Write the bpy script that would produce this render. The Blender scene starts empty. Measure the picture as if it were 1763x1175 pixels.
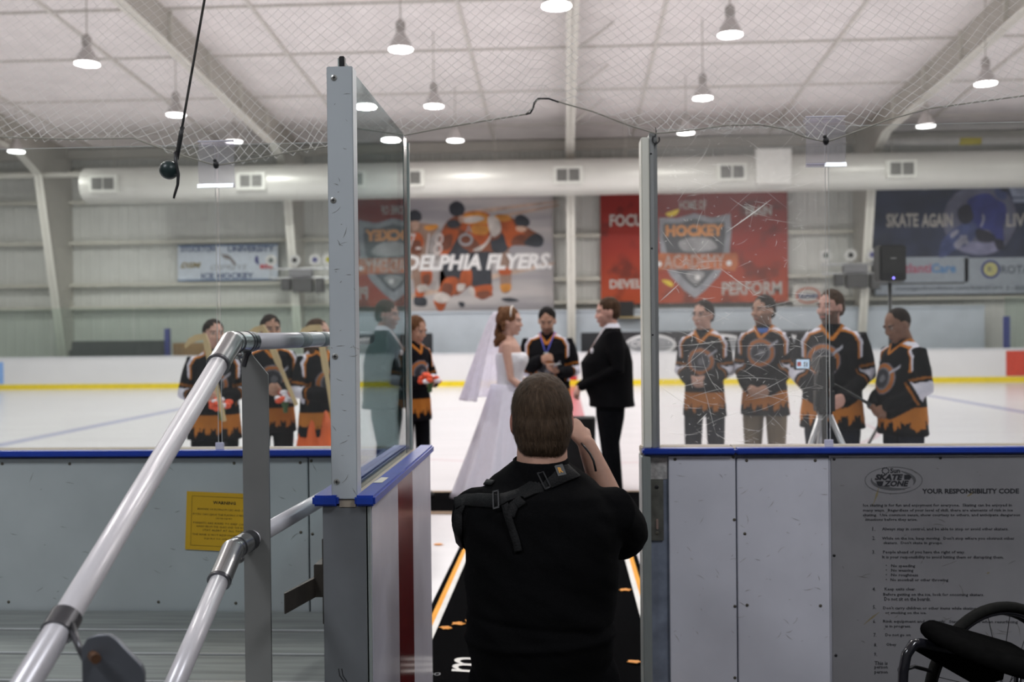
import bpy, bmesh, math, random
import numpy as np
from mathutils import Vector, Matrix, noise as mnoise
from mathutils.bvhtree import BVHTree
random.seed(7)
SC = bpy.context.scene
COL = SC.collection

# ---------------------------------------------------------------- camera
CAM_LOC = np.array([0.0, 0.0, 1.5]); F = 1714.0; IW, IH = 1763.0, 1175.0
_y, _p, _r = math.radians(3.0), math.radians(-0.48), math.radians(0.6)
_f = np.array([-math.sin(_y)*math.cos(_p), math.cos(_y)*math.cos(_p), math.sin(_p)])
_rt = np.array([math.cos(_y), math.sin(_y), 0.0]); _up = np.cross(_rt, _f)
CR = _rt*math.cos(_r) - _up*math.sin(_r); CU = _up*math.cos(_r) + _rt*math.sin(_r); CF = _f
cd = bpy.data.cameras.new('camera'); cam = bpy.data.objects.new('camera', cd); COL.objects.link(cam)
cd.sensor_width = 36.0; cd.lens = F/IW*36.0; cd.clip_start = 0.05; cd.clip_end = 200
cam.matrix_world = Matrix(((CR[0], CU[0], -CF[0], 0), (CR[1], CU[1], -CF[1], 0), (CR[2], CU[2], -CF[2], 1.5), (0, 0, 0, 1)))
cd.dof.use_dof = True; cd.dof.focus_distance = 2.85; cd.dof.aperture_fstop = 2.8; cd.dof.aperture_blades = 0
SC.camera = cam

def ray(px, py): return CF + CR*((px-IW/2)/F) - CU*((py-IH/2)/F)
def P(px, py, Y):
    d = ray(px, py); return Vector(CAM_LOC + d*(Y/d[1]))
def G(px, py, z=0.0):
    d = ray(px, py); return Vector(CAM_LOC + d*((z-1.5)/d[2]))

# ---------------------------------------------------------------- world, exposure
w = bpy.data.worlds.new('world'); SC.world = w; w.use_nodes = True
w.node_tree.nodes['Background'].inputs[0].default_value = (0.9, 0.95, 1, 1)
w.node_tree.nodes['Background'].inputs[1].default_value = 0.02
SC.view_settings.view_transform = 'Standard'; SC.view_settings.look = 'None'
SC.view_settings.gamma = 1; SC.view_settings.use_curve_mapping = False
SC.view_settings.exposure = 0.0
LAMP_W = 105.0          # each high-bay lamp over the ice
FILL_W = 215.0          # each unseen fill lamp added behind the camera
LAMP_COL = (1.0, 0.965, 0.93)
SC.cycles.max_bounces = 10; SC.cycles.diffuse_bounces = 5; SC.cycles.transparent_max_bounces = 24
SC.cycles.use_denoising = True
SC.cycles.sample_clamp_indirect = 6

# ---------------------------------------------------------------- materials
MATS = {}
def M(name, c=(.5, .5, .5), rough=.5, metal=0.0, ns=8.0, na=.06, bump=0.0, spec=.5, emit=None, alpha=None, stretch=None, coat=0.0):
    if name in MATS: return MATS[name]
    m = bpy.data.materials.new(name); m.use_nodes = True; nt = m.node_tree
    b = nt.nodes['Principled BSDF']; b.inputs['Roughness'].default_value = rough; b.inputs['Metallic'].default_value = metal
    b.inputs['Specular IOR Level'].default_value = spec
    b.inputs['Coat Weight'].default_value = coat
    tc = nt.nodes.new('ShaderNodeTexCoord'); no = nt.nodes.new('ShaderNodeTexNoise'); no.inputs['Scale'].default_value = ns; no.inputs['Detail'].default_value = 5
    src = tc.outputs['Object']
    if stretch:
        mp = nt.nodes.new('ShaderNodeMapping'); mp.inputs['Scale'].default_value = stretch; nt.links.new(src, mp.inputs[0]); src = mp.outputs[0]
    nt.links.new(src, no.inputs['Vector'])
    mr = nt.nodes.new('ShaderNodeMapRange'); mr.inputs['From Min'].default_value = .3; mr.inputs['From Max'].default_value = .7
    mr.inputs['To Min'].default_value = 1-na; mr.inputs['To Max'].default_value = 1+na; nt.links.new(no.outputs['Fac'], mr.inputs['Value'])
    mx = nt.nodes.new('ShaderNodeVectorMath'); mx.operation = 'SCALE'; mx.inputs[0].default_value = c
    nt.links.new(mr.outputs[0], mx.inputs['Scale']); nt.links.new(mx.outputs[0], b.inputs['Base Color'])
    if bump:
        bu = nt.nodes.new('ShaderNodeBump'); bu.inputs['Strength'].default_value = bump; bu.inputs['Distance'].default_value = .01
        nt.links.new(no.outputs['Fac'], bu.inputs['Height']); nt.links.new(bu.outputs[0], b.inputs['Normal'])
    if emit:
        b.inputs['Emission Color'].default_value = (*emit[0], 1); b.inputs['Emission Strength'].default_value = emit[1]
    if alpha is not None: b.inputs['Alpha'].default_value = alpha
    MATS[name] = m; return m
def Mvc(name, rough=.8, bump=0.0, ns=60.0, sheen=0.0):
    """material that takes its cloth / skin colours from the mesh's own pattern attribute"""
    if name in MATS: return MATS[name]
    m = bpy.data.materials.new(name); m.use_nodes = True; nt = m.node_tree; b = nt.nodes['Principled BSDF']
    a = nt.nodes.new('ShaderNodeAttribute'); a.attribute_name = 'Col'
    no = nt.nodes.new('ShaderNodeTexNoise'); no.inputs['Scale'].default_value = ns; tc = nt.nodes.new('ShaderNodeTexCoord'); nt.links.new(tc.outputs['Object'], no.inputs['Vector'])
    mr = nt.nodes.new('ShaderNodeMapRange'); mr.inputs['To Min'].default_value = .88; mr.inputs['To Max'].default_value = 1.12; nt.links.new(no.outputs['Fac'], mr.inputs['Value'])
    mx = nt.nodes.new('ShaderNodeVectorMath'); mx.operation = 'SCALE'; nt.links.new(a.outputs['Color'], mx.inputs[0]); nt.links.new(mr.outputs[0], mx.inputs['Scale'])
    nt.links.new(mx.outputs[0], b.inputs['Base Color']); b.inputs['Roughness'].default_value = rough; b.inputs['Specular IOR Level'].default_value = .3 if 'skin' in name else .06
    if bump:
        bu = nt.nodes.new('ShaderNodeBump'); bu.inputs['Strength'].default_value = bump; bu.inputs['Distance'].default_value = .01; nt.links.new(no.outputs['Fac'], bu.inputs['Height']); nt.links.new(bu.outputs[0], b.inputs['Normal'])
    MATS[name] = m; return m
def Mglass(name, tint=(.93, .96, .95), haze=0.0, scr=0.0):
    m = bpy.data.materials.new(name); m.use_nodes = True; nt = m.node_tree; N = nt.nodes; L = nt.links
    N.remove(N['Principled BSDF']); out = N['Material Output']
    tr = N.new('ShaderNodeBsdfTransparent'); tr.inputs[0].default_value = (*tint, 1)
    gl = N.new('ShaderNodeBsdfGlossy'); gl.inputs['Roughness'].default_value = .0; gl.inputs['Color'].default_value = (.95, .98, .97, 1)
    ge = N.new('ShaderNodeNewGeometry'); dt = N.new('ShaderNodeVectorMath'); dt.operation = 'DOT_PRODUCT'
    L.new(ge.outputs['Normal'], dt.inputs[0]); L.new(ge.outputs['Incoming'], dt.inputs[1])
    ab = N.new('ShaderNodeMath'); ab.operation = 'ABSOLUTE'; L.new(dt.outputs['Value'], ab.inputs[0])
    s1 = N.new('ShaderNodeMath'); s1.operation = 'SUBTRACT'; s1.inputs[0].default_value = 1; L.new(ab.outputs[0], s1.inputs[1])
    pw = N.new('ShaderNodeMath'); pw.operation = 'POWER'; L.new(s1.outputs[0], pw.inputs[0]); pw.inputs[1].default_value = 5
    ma = N.new('ShaderNodeMath'); ma.operation = 'MULTIPLY_ADD'; L.new(pw.outputs[0], ma.inputs[0]); ma.inputs[1].default_value = .96; ma.inputs[2].default_value = .04
    mx = N.new('ShaderNodeMixShader'); L.new(ma.outputs[0], mx.inputs[0]); L.new(tr.outputs[0], mx.inputs[1]); L.new(gl.outputs[0], mx.inputs[2])
    last = mx
    if haze or scr:
        df = N.new('ShaderNodeBsdfDiffuse'); df.inputs[0].default_value = (.8, .8, .8, 1)
        tl = N.new('ShaderNodeBsdfTranslucent'); tl.inputs[0].default_value = (.8, .8, .8, 1)
        m0 = N.new('ShaderNodeMixShader'); L.new(df.outputs[0], m0.inputs[1]); L.new(tl.outputs[0], m0.inputs[2])
        tc = N.new('ShaderNodeTexCoord'); no = N.new('ShaderNodeTexNoise'); no.inputs['Scale'].default_value = 3; no.inputs['Detail'].default_value = 6; L.new(tc.outputs['Object'], no.inputs['Vector'])
        mr = N.new('ShaderNodeMapRange'); mr.inputs['To Min'].default_value = haze*.4; mr.inputs['To Max'].default_value = haze*1.6; L.new(no.outputs['Fac'], mr.inputs['Value'])
        m2 = N.new('ShaderNodeMixShader'); L.new(mr.outputs[0], m2.inputs[0]); L.new(mx.outputs[0], m2.inputs[1]); L.new(m0.outputs[0], m2.inputs[2]); last = m2
    L.new(last.outputs[0], out.inputs['Surface']); MATS[name] = m; return m
def Mveil(name, c, a):
    m = bpy.data.materials.new(name); m.use_nodes = True; nt = m.node_tree; N = nt.nodes; L = nt.links
    N.remove(N['Principled BSDF']); out = N['Material Output']
    tr = N.new('ShaderNodeBsdfTransparent'); df = N.new('ShaderNodeBsdfDiffuse'); df.inputs[0].default_value = (*c, 1)
    tl = N.new('ShaderNodeBsdfTranslucent'); tl.inputs[0].default_value = (*c, 1)
    m0 = N.new('ShaderNodeMixShader'); L.new(df.outputs[0], m0.inputs[1]); L.new(tl.outputs[0], m0.inputs[2])
    tc = N.new('ShaderNodeTexCoord'); no = N.new('ShaderNodeTexNoise'); no.inputs['Scale'].default_value = 12; L.new(tc.outputs['Object'], no.inputs['Vector'])
    mr = N.new('ShaderNodeMapRange'); mr.inputs['To Min'].default_value = a*.75; mr.inputs['To Max'].default_value = min(1, a*1.25); L.new(no.outputs['Fac'], mr.inputs['Value'])
    mx = N.new('ShaderNodeMixShader'); L.new(mr.outputs[0], mx.inputs[0]); L.new(tr.outputs[0], mx.inputs[1]); L.new(m0.outputs[0], mx.inputs[2])
    L.new(mx.outputs[0], out.inputs['Surface']); MATS[name] = m; return m

# ---------------------------------------------------------------- mesh helpers
def BM(): return bmesh.new()
def box(bm, x0, x1, y0, y1, z0, z1, bev=0.0):
    r = bmesh.ops.create_cube(bm, size=1.0); vs = r['verts']
    for v in vs: v.co = Vector(((x0+x1)/2+v.co.x*(x1-x0), (y0+y1)/2+v.co.y*(y1-y0), (z0+z1)/2+v.co.z*(z1-z0)))
    if bev:
        es = list({e for v in vs for e in v.link_edges}); bmesh.ops.bevel(bm, geom=es, offset=bev, segments=2, affect='EDGES')
    return bm
def _frames(pts):
    n = len(pts); T = []
    for i in range(n):
        a = pts[max(0, i-1)]; b = pts[min(n-1, i+1)]; T.append((b-a).normalized())
    up = Vector((0, 0, 1)) if abs(T[0].z) < .9 else Vector((1, 0, 0))
    U = [(up - T[0]*up.dot(T[0])).normalized()]
    for i in range(1, n):
        u = U[-1] - T[i]*U[-1].dot(T[i]); U.append(u.normalized() if u.length > 1e-6 else U[-1])
    return T, U
def rings(bm, RR, closed_caps=True):
    """RR: list of lists of Vector (same length) joined into a tube"""
    vr = [[bm.verts.new(p) for p in r] for r in RR]; n = len(vr[0])
    for a, b in zip(vr, vr[1:]):
        for i in range(n): bm.faces.new((a[i], a[(i+1) % n], b[(i+1) % n], b[i]))
    if closed_caps:
        bm.faces.new(vr[0][::-1]); bm.faces.new(vr[-1])
    return bm
def tube(bm, pts, r, n=12, round_ends=False, flat=None):
    pts = [Vector(p) for p in pts]; rs = list(r) if isinstance(r, (list, tuple)) else [r]*len(pts)
    if round_ends:
        d0 = (pts[0]-pts[1]).normalized(); d1 = (pts[-1]-pts[-2]).normalized(); a, b = pts[0], pts[-1]; r0, r1 = rs[0], rs[-1]
        pts = [a+d0*r0*.95, a+d0*r0*.7, a+d0*r0*.35]+pts+[b+d1*r1*.35, b+d1*r1*.7, b+d1*r1*.95]
        rs = [r0*.3, r0*.7, r0*.93]+rs+[r1*.93, r1*.7, r1*.3]
    T, U = _frames(pts); RR = []
    for p, t, u, q in zip(pts, T, U, rs):
        v = t.cross(u); f = flat or 1.0
        RR.append([p+(u*math.cos(k*2*math.pi/n)*q+v*math.sin(k*2*math.pi/n)*q*f) for k in range(n)])
    return rings(bm, RR)
def ell(bm, c, r, n=16, m=10, mat=None):
    c = Vector(c); RR = []
    for j in range(m+1):
        a = -math.pi/2 + math.pi*(j+.12)/(m+.24); RR.append([Vector((c.x+r[0]*math.cos(a)*math.cos(k*2*math.pi/n), c.y+r[1]*math.cos(a)*math.sin(k*2*math.pi/n), c.z+r[2]*math.sin(a))) for k in range(n)])
    if mat is not None: RR = [[mat@p for p in q] for q in RR]
    return rings(bm, RR)
def ringloft(bm, L, n=28, mat=None, pw=2.0):
    """L: (z, rx, ry, cx, cy) horizontal rings"""
    RR = []
    for (z, rx, ry, cx, cy) in L:
        q = []
        for k in range(n):
            a = k*2*math.pi/n; c, s = math.cos(a), math.sin(a)
            q.append(Vector((cx+rx*math.copysign(abs(c)**(2/pw), c), cy+ry*math.copysign(abs(s)**(2/pw), s), z)))
        RR.append(q if mat is None else [mat@p for p in q])
    return rings(bm, RR)
def prism(bm, pts2, f, d):
    """pts2 polygon -> f(u,v) Vector, extruded by Vector d"""
    a = [bm.verts.new(f(u, v)) for u, v in pts2]; b = [bm.verts.new(f(u, v)+d) for u, v in pts2]; n = len(a)
    bm.faces.new(a); bm.faces.new(b[::-1])
    for i in range(n): bm.faces.new((a[i], b[i], b[(i+1) % n], a[(i+1) % n]))
    return bm
def obj(name, bm, mat, parent=None, smooth=False, local=False):
    me = bpy.data.meshes.new(name)
    if isinstance(bm, bpy.types.Mesh): me = bm
    else:
        bmesh.ops.recalc_face_normals(bm, faces=bm.faces); bm.to_mesh(me); bm.free()
    me.materials.clear()
    for mm in (mat if isinstance(mat, list) else [mat]): me.materials.append(mm)
    if smooth:
        for p in me.polygons: p.use_smooth = True
        if smooth == 'auto':
            me.set_sharp_from_angle(angle=math.radians(35))
    o = bpy.data.objects.new(name, me); COL.objects.link(o)
    if parent:
        o.parent = parent
        if not local:
            g = Matrix.Identity(4); q = parent
            while q: g = q.matrix_basis @ g if q.parent is None else (q.matrix_parent_inverse @ q.matrix_basis) @ g; q = q.parent
            o.matrix_parent_inverse = g.inverted()
    return o
def tag(o, label=None, cat=None, group=None, kind=None):
    if label: o['label'] = label
    if cat: o['category'] = cat
    if group: o['group'] = group
    if kind: o['kind'] = kind
    return o
def thing(name, loc, label, cat, group=None, rz=0.0):
    o = bpy.data.objects.new(name, None); COL.objects.link(o); o.location = loc; o.rotation_euler = (0, 0, rz); o.empty_display_size = .1
    return tag(o, label, cat, group)
def struct(name, bm, mat, smooth=False): return tag(obj(name, bm, mat, smooth=smooth), kind='structure')
TR = [0]
def trim(bm, mat, smooth=False): TR[0] += 1; return struct('trim_%d' % TR[0], bm, mat, smooth)
def copy_tree(o, parent=None):
    c = o.copy(); COL.objects.link(c)
    if parent: c.parent = parent
    for ch in list(o.children): copy_tree(ch, c)
    return c
def bake(bm, voxel, smooth=3):
    bmesh.ops.recalc_face_normals(bm, faces=bm.faces)
    me = bpy.data.meshes.new('tmp'); bm.to_mesh(me); bm.free(); o = bpy.data.objects.new('tmp', me); COL.objects.link(o)
    r = o.modifiers.new('r', 'REMESH'); r.mode = 'VOXEL'; r.voxel_size = voxel; r.use_smooth_shade = True
    if smooth:
        s = o.modifiers.new('s', 'SMOOTH'); s.factor = .5; s.iterations = smooth
    dg = bpy.context.evaluated_depsgraph_get(); dg.update(); out = bpy.data.meshes.new_from_object(o.evaluated_get(dg))
    bpy.data.objects.remove(o); bpy.data.meshes.remove(me)
    for p in out.polygons: p.use_smooth = True
    return out
def verts_np(me):
    a = np.empty(len(me.vertices)*3, dtype=np.float32); me.vertices.foreach_get('co', a); return a.reshape(-1, 3)
def set_verts(me, a): me.vertices.foreach_set('co', a.astype(np.float32).ravel()); me.update()
def paint(me, col):
    a = me.color_attributes.new('Col', 'FLOAT_COLOR', 'POINT'); c = np.ones((len(col), 4), dtype=np.float32); c[:, :3] = col; a.data.foreach_set('color', c.ravel())

def text_bm(bm, s, cx, cz, wid, hei, Y, bold=.0, shear=0.0, plane=None, res=2):
    """adds flat lettering, centred at (cx,cz), wid x hei metres, facing -Y (or through plane(u,v))"""
    cu = bpy.data.curves.new('t', 'FONT'); cu.body = s; cu.size = 1; cu.offset = bold; cu.shear = shear; cu.resolution_u = res; cu.fill_mode = 'FRONT'
    o = bpy.data.objects.new('t', cu); COL.objects.link(o); dg = bpy.context.evaluated_depsgraph_get(); me = bpy.data.meshes.new_from_object(o.evaluated_get(dg))
    bpy.data.objects.remove(o); bpy.data.curves.remove(cu)
    v = verts_np(me)
    if len(v) == 0: return bm
    mn, mxx = v.min(0), v.max(0); sx = wid/max(1e-6, mxx[0]-mn[0]); sz = hei/max(1e-6, mxx[1]-mn[1]) if hei else sx
    n0 = len(bm.verts); vs = []
    for q in v:
        u = (q[0]-(mn[0]+mxx[0])/2)*sx; t = (q[1]-(mn[1]+mxx[1])/2)*sz
        vs.append(bm.verts.new(Vector((cx+u, Y, cz+t)) if plane is None else plane(u, t)))
    for p in me.polygons:
        try: bm.faces.new([vs[i] for i in p.vertices])
        except ValueError: pass
    bpy.data.meshes.remove(me); return bm
def text_px(bm, s, x0, x1, y0, y1, Y, **k):
    c = P((x0+x1)/2, (y0+y1)/2, Y); return text_bm(bm, s, c.x, c.z, (x1-x0)/F*Y, (y1-y0)/F*Y, Y, **k)

# ================================================================ BUILDING
ROOM = dict(x0=-26.0, x1=26.0, y0=-4.0, y1=30.3)
def roof(Y): return 7.3+(30.3-Y)/13 if Y > 13.15 else 7.3+(Y+4)/13
m_wall = M('painted_steel_wall', (.63, .64, .61), .55, ns=3, na=.03)
m_roof = M('white_roof_insulation', (.80, .77, .76), .8, ns=1.6, na=.07, bump=.4)
m_steel = M('cream_steel', (.50, .485, .44), .5, ns=4, na=.04)
m_flange = M('pale_steel_flange', (.68, .67, .61), .45, ns=4, na=.03)
m_girt = M('girt_cream', (.60, .59, .52), .5)
m_rubber = M('black_rubber_floor', (.03, .03, .032), .85, ns=90, na=.3, bump=.2)
m_white_board = M('white_polyethylene', (.62, .62, .66), .38, ns=6, na=.05)
m_blue = M('blue_polyethylene', (.010, .045, .36), .33, ns=20, na=.08)
m_alu = M('brushed_aluminium', (.50, .51, .52), .42, 1.0, ns=30, na=.08, stretch=(1, 8, 1))
m_black = M('black_plastic', (.012, .012, .013), .45)
m_tan = M('tan_gasket', (.40, .34, .27), .6)

b = BM(); box(b, ROOM['x0'], ROOM['x1'], ROOM['y0'], 3.95, -.2, 0); struct('floor', b, m_rubber)
# ice with its painted lines under the surface
m = bpy.data.materials.new('ice'); m.use_nodes = True; nt = m.node_tree; N, L = nt.nodes, nt.links; bs = N['Principled BSDF']
tc = N.new('ShaderNodeTexCoord'); sp = N.new('ShaderNodeSeparateXYZ'); L.new(tc.outputs['Object'], sp.inputs[0])
def mth(op, a, b2=None, c2=None):
    n = N.new('ShaderNodeMath'); n.operation = op
    for i, q in enumerate((a, b2, c2)):
        if q is None: continue
        if isinstance(q, (int, float)): n.inputs[i].default_value = q
        else: L.new(q, n.inputs[i])
    return n.outputs[0]
def band(v, c, hw): return mth('LESS_THAN', mth('ABSOLUTE', mth('SUBTRACT', v, c)), hw)
X, Yc = sp.outputs[0], sp.outputs[1]
mpn = N.new('ShaderNodeMapping'); mpn.inputs['Scale'].default_value = (.25, 2.2, 1); L.new(tc.outputs['Object'], mpn.inputs[0])
no = N.new('ShaderNodeTexNoise'); no.inputs['Scale'].default_value = 1.6; no.inputs['Detail'].default_value = 6; L.new(mpn.outputs[0], no.inputs['Vector'])
base = N.new('ShaderNodeMix'); base.data_type = 'RGBA'; base.inputs['A'].default_value = (.70, .69, .72, 1); base.inputs['B'].default_value = (.84, .83, .86, 1); L.new(no.outputs['Fac'], base.inputs['Factor'])
cur = base.outputs['Result']
rad = mth('SQRT', mth('ADD', mth('POWER', mth('SUBTRACT', X, .2), 2), mth('POWER', mth('SUBTRACT', Yc, 15.9), 2)))
for fac, c, k in ((band(X, .2, .15), (.55, .03, .06), .75), (band(X, 8.1, .15), (.10, .14, .45), .45), (band(X, -7.9, .15), (.10, .14, .45), .45), (band(rad, 4.5, .04), (.6, .12, .2), .3)):
    mm = N.new('ShaderNodeMix'); mm.data_type = 'RGBA'; mm.inputs['B'].default_value = (*c, 1); L.new(mth('MULTIPLY', fac, k), mm.inputs['Factor']); L.new(cur, mm.inputs['A']); cur = mm.outputs['Result']
L.new(cur, bs.inputs['Base Color']); bs.inputs['Roughness'].default_value = .22; bs.inputs['Specular IOR Level'].default_value = .35
bu = N.new('ShaderNodeBump'); bu.inputs['Strength'].default_value = .25; bu.inputs['Distance'].default_value = .004; L.new(no.outputs['Fac'], bu.inputs['Height']); L.new(bu.outputs[0], bs.inputs['Normal'])
MATS['ice'] = m
b = BM(); box(b, ROOM['x0'], ROOM['x1'], 3.95, 28.05, -.2, 0); o = struct('floor_ice', b, m)
b = BM(); box(b, ROOM['x0'], ROOM['x1'], 28.05, 30.3, -.2, 0); struct('floor_stand', b, M('grey_concrete', (.25, .25, .25), .8))

# far wall: ribbed steel sheets
def ribbed(x0, x1, z0, z1, Y, pitch=.305):
    b = BM(); x = x0; prof = []
    while x < x1:
        prof += [(x, 0), (x+.02, .014), (x+.07, .014), (x+.09, 0)]; x += pitch
    prof.append((x1, 0)); lo = [b.verts.new((px, Y-d, z0)) for px, d in prof]; hi = [b.verts.new((px, Y-d, z1)) for px, d in prof]
    for i in range(len(prof)-1): b.faces.new((lo[i], lo[i+1], hi[i+1], hi[i]))
    q = [b.verts.new(v) for v in ((x0, Y+.12, z0), (x1, Y+.12, z0), (x1, Y+.12, z1), (x0, Y+.12, z1))]; b.faces.new(q)
    return b
struct('wall_back', ribbed(ROOM['x0'], ROOM['x1'], 0, 7.35, 30.3), m_wall)
b = BM(); box(b, ROOM['x0'], ROOM['x1'], -4.2, -4.0, 0, 7.4); struct('wall_front', b, M('dim_wall', (.25, .25, .25), .7))
for nm, xx in (('wall_left', ROOM['x0']), ('wall_right', ROOM['x1'])):
    b = BM(); prism(b, [(-4, 0), (30.3, 0), (30.3, 7.4), (13.15, 8.72), (-4, 7.4)], lambda u, v: Vector((xx, u, v)), Vector((.15 if xx > 0 else -.15, 0, 0))); struct(nm, b, m_wall)
b = BM(); prism(b, [(-4.3, 7.28), (13.15, 8.62), (30.5, 7.28), (30.5, 7.5), (13.15, 8.85), (-4.3, 7.5)], lambda u, v: Vector((ROOM['x0']-.2, u, v)), Vector((ROOM['x1']-ROOM['x0']+.4, 0, 0))); struct('ceiling', b, m_roof)
# purlin seams and insulation straps
m_seam = M('seam_tape', (.64, .62, .58), .6)
for Y in (28.4, 25.4, 22.4, 19.7, 16.9, 14.2, 11.2, 8.2, 5.2):
    b = BM(); box(b, ROOM['x0'], ROOM['x1'], Y-.03, Y+.03, roof(Y)-.05, roof(Y)+.02); trim(b, m_seam)
for X0 in (-22.6, -18.6, -14.4, -10.3, -6.2, -2.05, 2.1, 6.1, 10.4, 14.5, 18.6):
    b = BM()
    prism(b, [(13.15, 8.56), (30.3, 7.24), (30.3, 7.30), (13.15, 8.64)], lambda u, v: Vector((X0-.035, u, v)), Vector((.07, 0, 0)))
    prism(b, [(-4, 7.24), (13.15, 8.56), (13.15, 8.64), (-4, 7.30)], lambda u, v: Vector((X0-.035, u, v)), Vector((.07, 0, 0))); trim(b, m_seam)
# rigid frames: tapered column + rafter
FRX = (-23.6, -15.25, -7.95, .22, 8.65, 17.0, 24.5)
for X0 in FRX:
    b = BM()
    web = [(30.25, 0), (30.25, 7.3), (13.15, 8.62), (13.15, 7.9), (27.1, 6.75), (28.25, 6.25), (29.75, 0)]
    prism(b, web, lambda u, v: Vector((X0-.012, u, v)), Vector((.024, 0, 0)))
    front = [(-3.95, 0), (-3.95, 7.3), (13.15, 8.62), (13.15, 7.9), (-.8, 6.75), (-2.0, 6.25), (-3.5, 0)]
    prism(b, front, lambda u, v: Vector((X0-.012, u, v)), Vector((.024, 0, 0)))
    trim(b, m_steel)
    b = BM()
    def strip(pts, hw=.12, t=.02):
        for (u0, v0), (u1, v1) in zip(pts, pts[1:]):
            a = [Vector((X0+s, u, v)) for (u, v) in ((u0, v0), (u1, v1)) for s in (-hw, hw)]
            n = Vector((0, -(v1-v0), (u1-u0))).normalized()*t
            q = [b.verts.new(p) for p in a]+[b.verts.new(p-n) for p in a]
            for f in ((0, 1, 3, 2), (4, 6, 7, 5), (0, 2, 6, 4), (1, 5, 7, 3), (0, 4, 5, 1), (2, 3, 7, 6)): b.faces.new([q[i] for i in f])
    strip([(29.75, 0), (28.25, 6.25), (27.1, 6.75), (13.15, 7.9)]); strip([(13.15, 7.9), (-.8, 6.75), (-2.0, 6.25), (-3.5, 0)])
    for k in range(1, 7):            # stiffeners and flange braces
        Y = 13.2+k*2.2; zz = 7.9-(Y-13.15)*(1.15/13.95)
        box(b, X0-.1, X0+.1, Y-.006, Y+.006, zz, roof(Y)-.02)
    trim(b, m_flange)
for z in (2.42, 3.12, 4.42, 5.68, 6.6):
    b = BM(); box(b, ROOM['x0'], ROOM['x1'], 30.02, 30.26, z-.035, z+.035); box(b, ROOM['x0'], ROOM['x1'], 30.02, 30.04, z-.075, z-.03); trim(b, m_girt)
b = BM(); box(b, ROOM['x0'], ROOM['x1'], 29.95, 30.25, 7.0, 7.28); trim(b, m_steel)
b = BM(); box(b, -7.0, 12.2, 29.6, 29.64, 0, 2.12); box(b, -7.0, 12.2, 29.55, 29.6, 2.10, 2.16); trim(b, M('pale_blue_panel', (.52, .58, .64), .6, ns=2))
# flange braces (small diagonals) beside the middle frame
b = BM()
for k in range(5):
    Y = 15.5+k*2.6; tube(b, [(.24, Y, 8.62-(Y-13.15)/13-.75), (1.1, Y+.3, roof(Y)-.05)], .025, 6)
trim(b, m_seam)

# duct, its grilles and access box
dz, dY = 5.78, 27.6
DX0, DX1 = P(150, 310, dY).x, 25.0
t = thing('air_duct', (5, dY, dz), 'long round pale steel air duct along the far wall', 'duct')
m_duct = M('pale_duct', (.66, .66, .62), .42, .25, ns=2, na=.03)
b = BM(); tube(b, [(DX0, dY, dz), (DX1, dY, dz)], .50, 40); obj('pipe', b, m_duct, t, smooth='auto')
for k in range(11):
    x = DX0+1.6+k*3.1; b = BM(); tube(b, [(x-.03, dY, dz), (x+.03, dY, dz)], .51, 40); obj('joint_band', b, m_duct, t, smooth='auto')
for px in (178, 433, 705, 978, 1260, 1552):
    c = P(px, 300, dY-.5); b = BM(); z0 = dz-.02
    box(b, c.x-.40, c.x+.40, dY-.56, dY-.35, z0-.24, z0+.24, .01); g = obj('grille', b, M('grille_frame', (.72, .73, .68), .4), t)
    b = BM()
    for s in (-1, 1):
        box(b, c.x+s*.165-.14, c.x+s*.165+.14, dY-.575, dY-.56, z0-.16, z0+.16)
    obj('grille_opening', b, M('dark_grille', (.10, .10, .095), .6), g)
    b = BM()
    for s in (-1, 1):
        for j in range(9): box(b, c.x+s*.165-.14+.014+j*.031, c.x+s*.165-.14+.024+j*.031, dY-.585, dY-.575, z0-.16, z0+.16)
    obj('grille_slats', b, M('grille_slat', (.35, .35, .33), .5), g)
for k in range(9):
    x = DX0+.8+k*3.6; b = BM(); tube(b, [(x, dY, dz+.5), (x, dY, roof(dY)-.02)], .012, 6); obj('hanger_rod', b, m_steel, t)
c = P(1331, 287, 27.0); b = BM(); box(b, c.x-.46, c.x+.46, 26.88, 27.09, c.z-.47, c.z+.47, .01)
tag(obj('air_box', b, M('white_box', (.75, .75, .72), .5)), 'white square box fixed on the front of the round air duct', 'duct box')
# pipes
c0, c1 = P(1515, 243, 29), P(1763, 247, 29)
t = thing('roof_pipe', (c0.x, 29, c0.z), 'white pipe with bent end and yellow tag high on the right', 'pipe')
b = BM(); tube(b, [(c0.x, 29, c0.z+.35), (c0.x+.02, 29, c0.z+.12), (c0.x+.12, 29, c0.z), (c0.x+.3, 29, c0.z-.02), (24, 29, c0.z-.15)], .11, 16); obj('pipe', b, M('white_pipe', (.78, .77, .74), .4), t, True)
b = BM(); tube(b, [(c0.x+2.2, 29, c0.z-.045), (c0.x+2.8, 29, c0.z-.05)], .115, 16); obj('tag', b, M('yellow_tag', (.75, .65, .1), .5), t, True)
c1 = P(150, 301, 28.6); b = BM(); box(b, -25.9, c1.x, 28.5, 28.7, c1.z-.06, c1.z+.06, .01)
tag(obj('wall_rail', b, m_flange), 'pale horizontal steel rail ending beside the left end of the air duct', 'rail')

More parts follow.
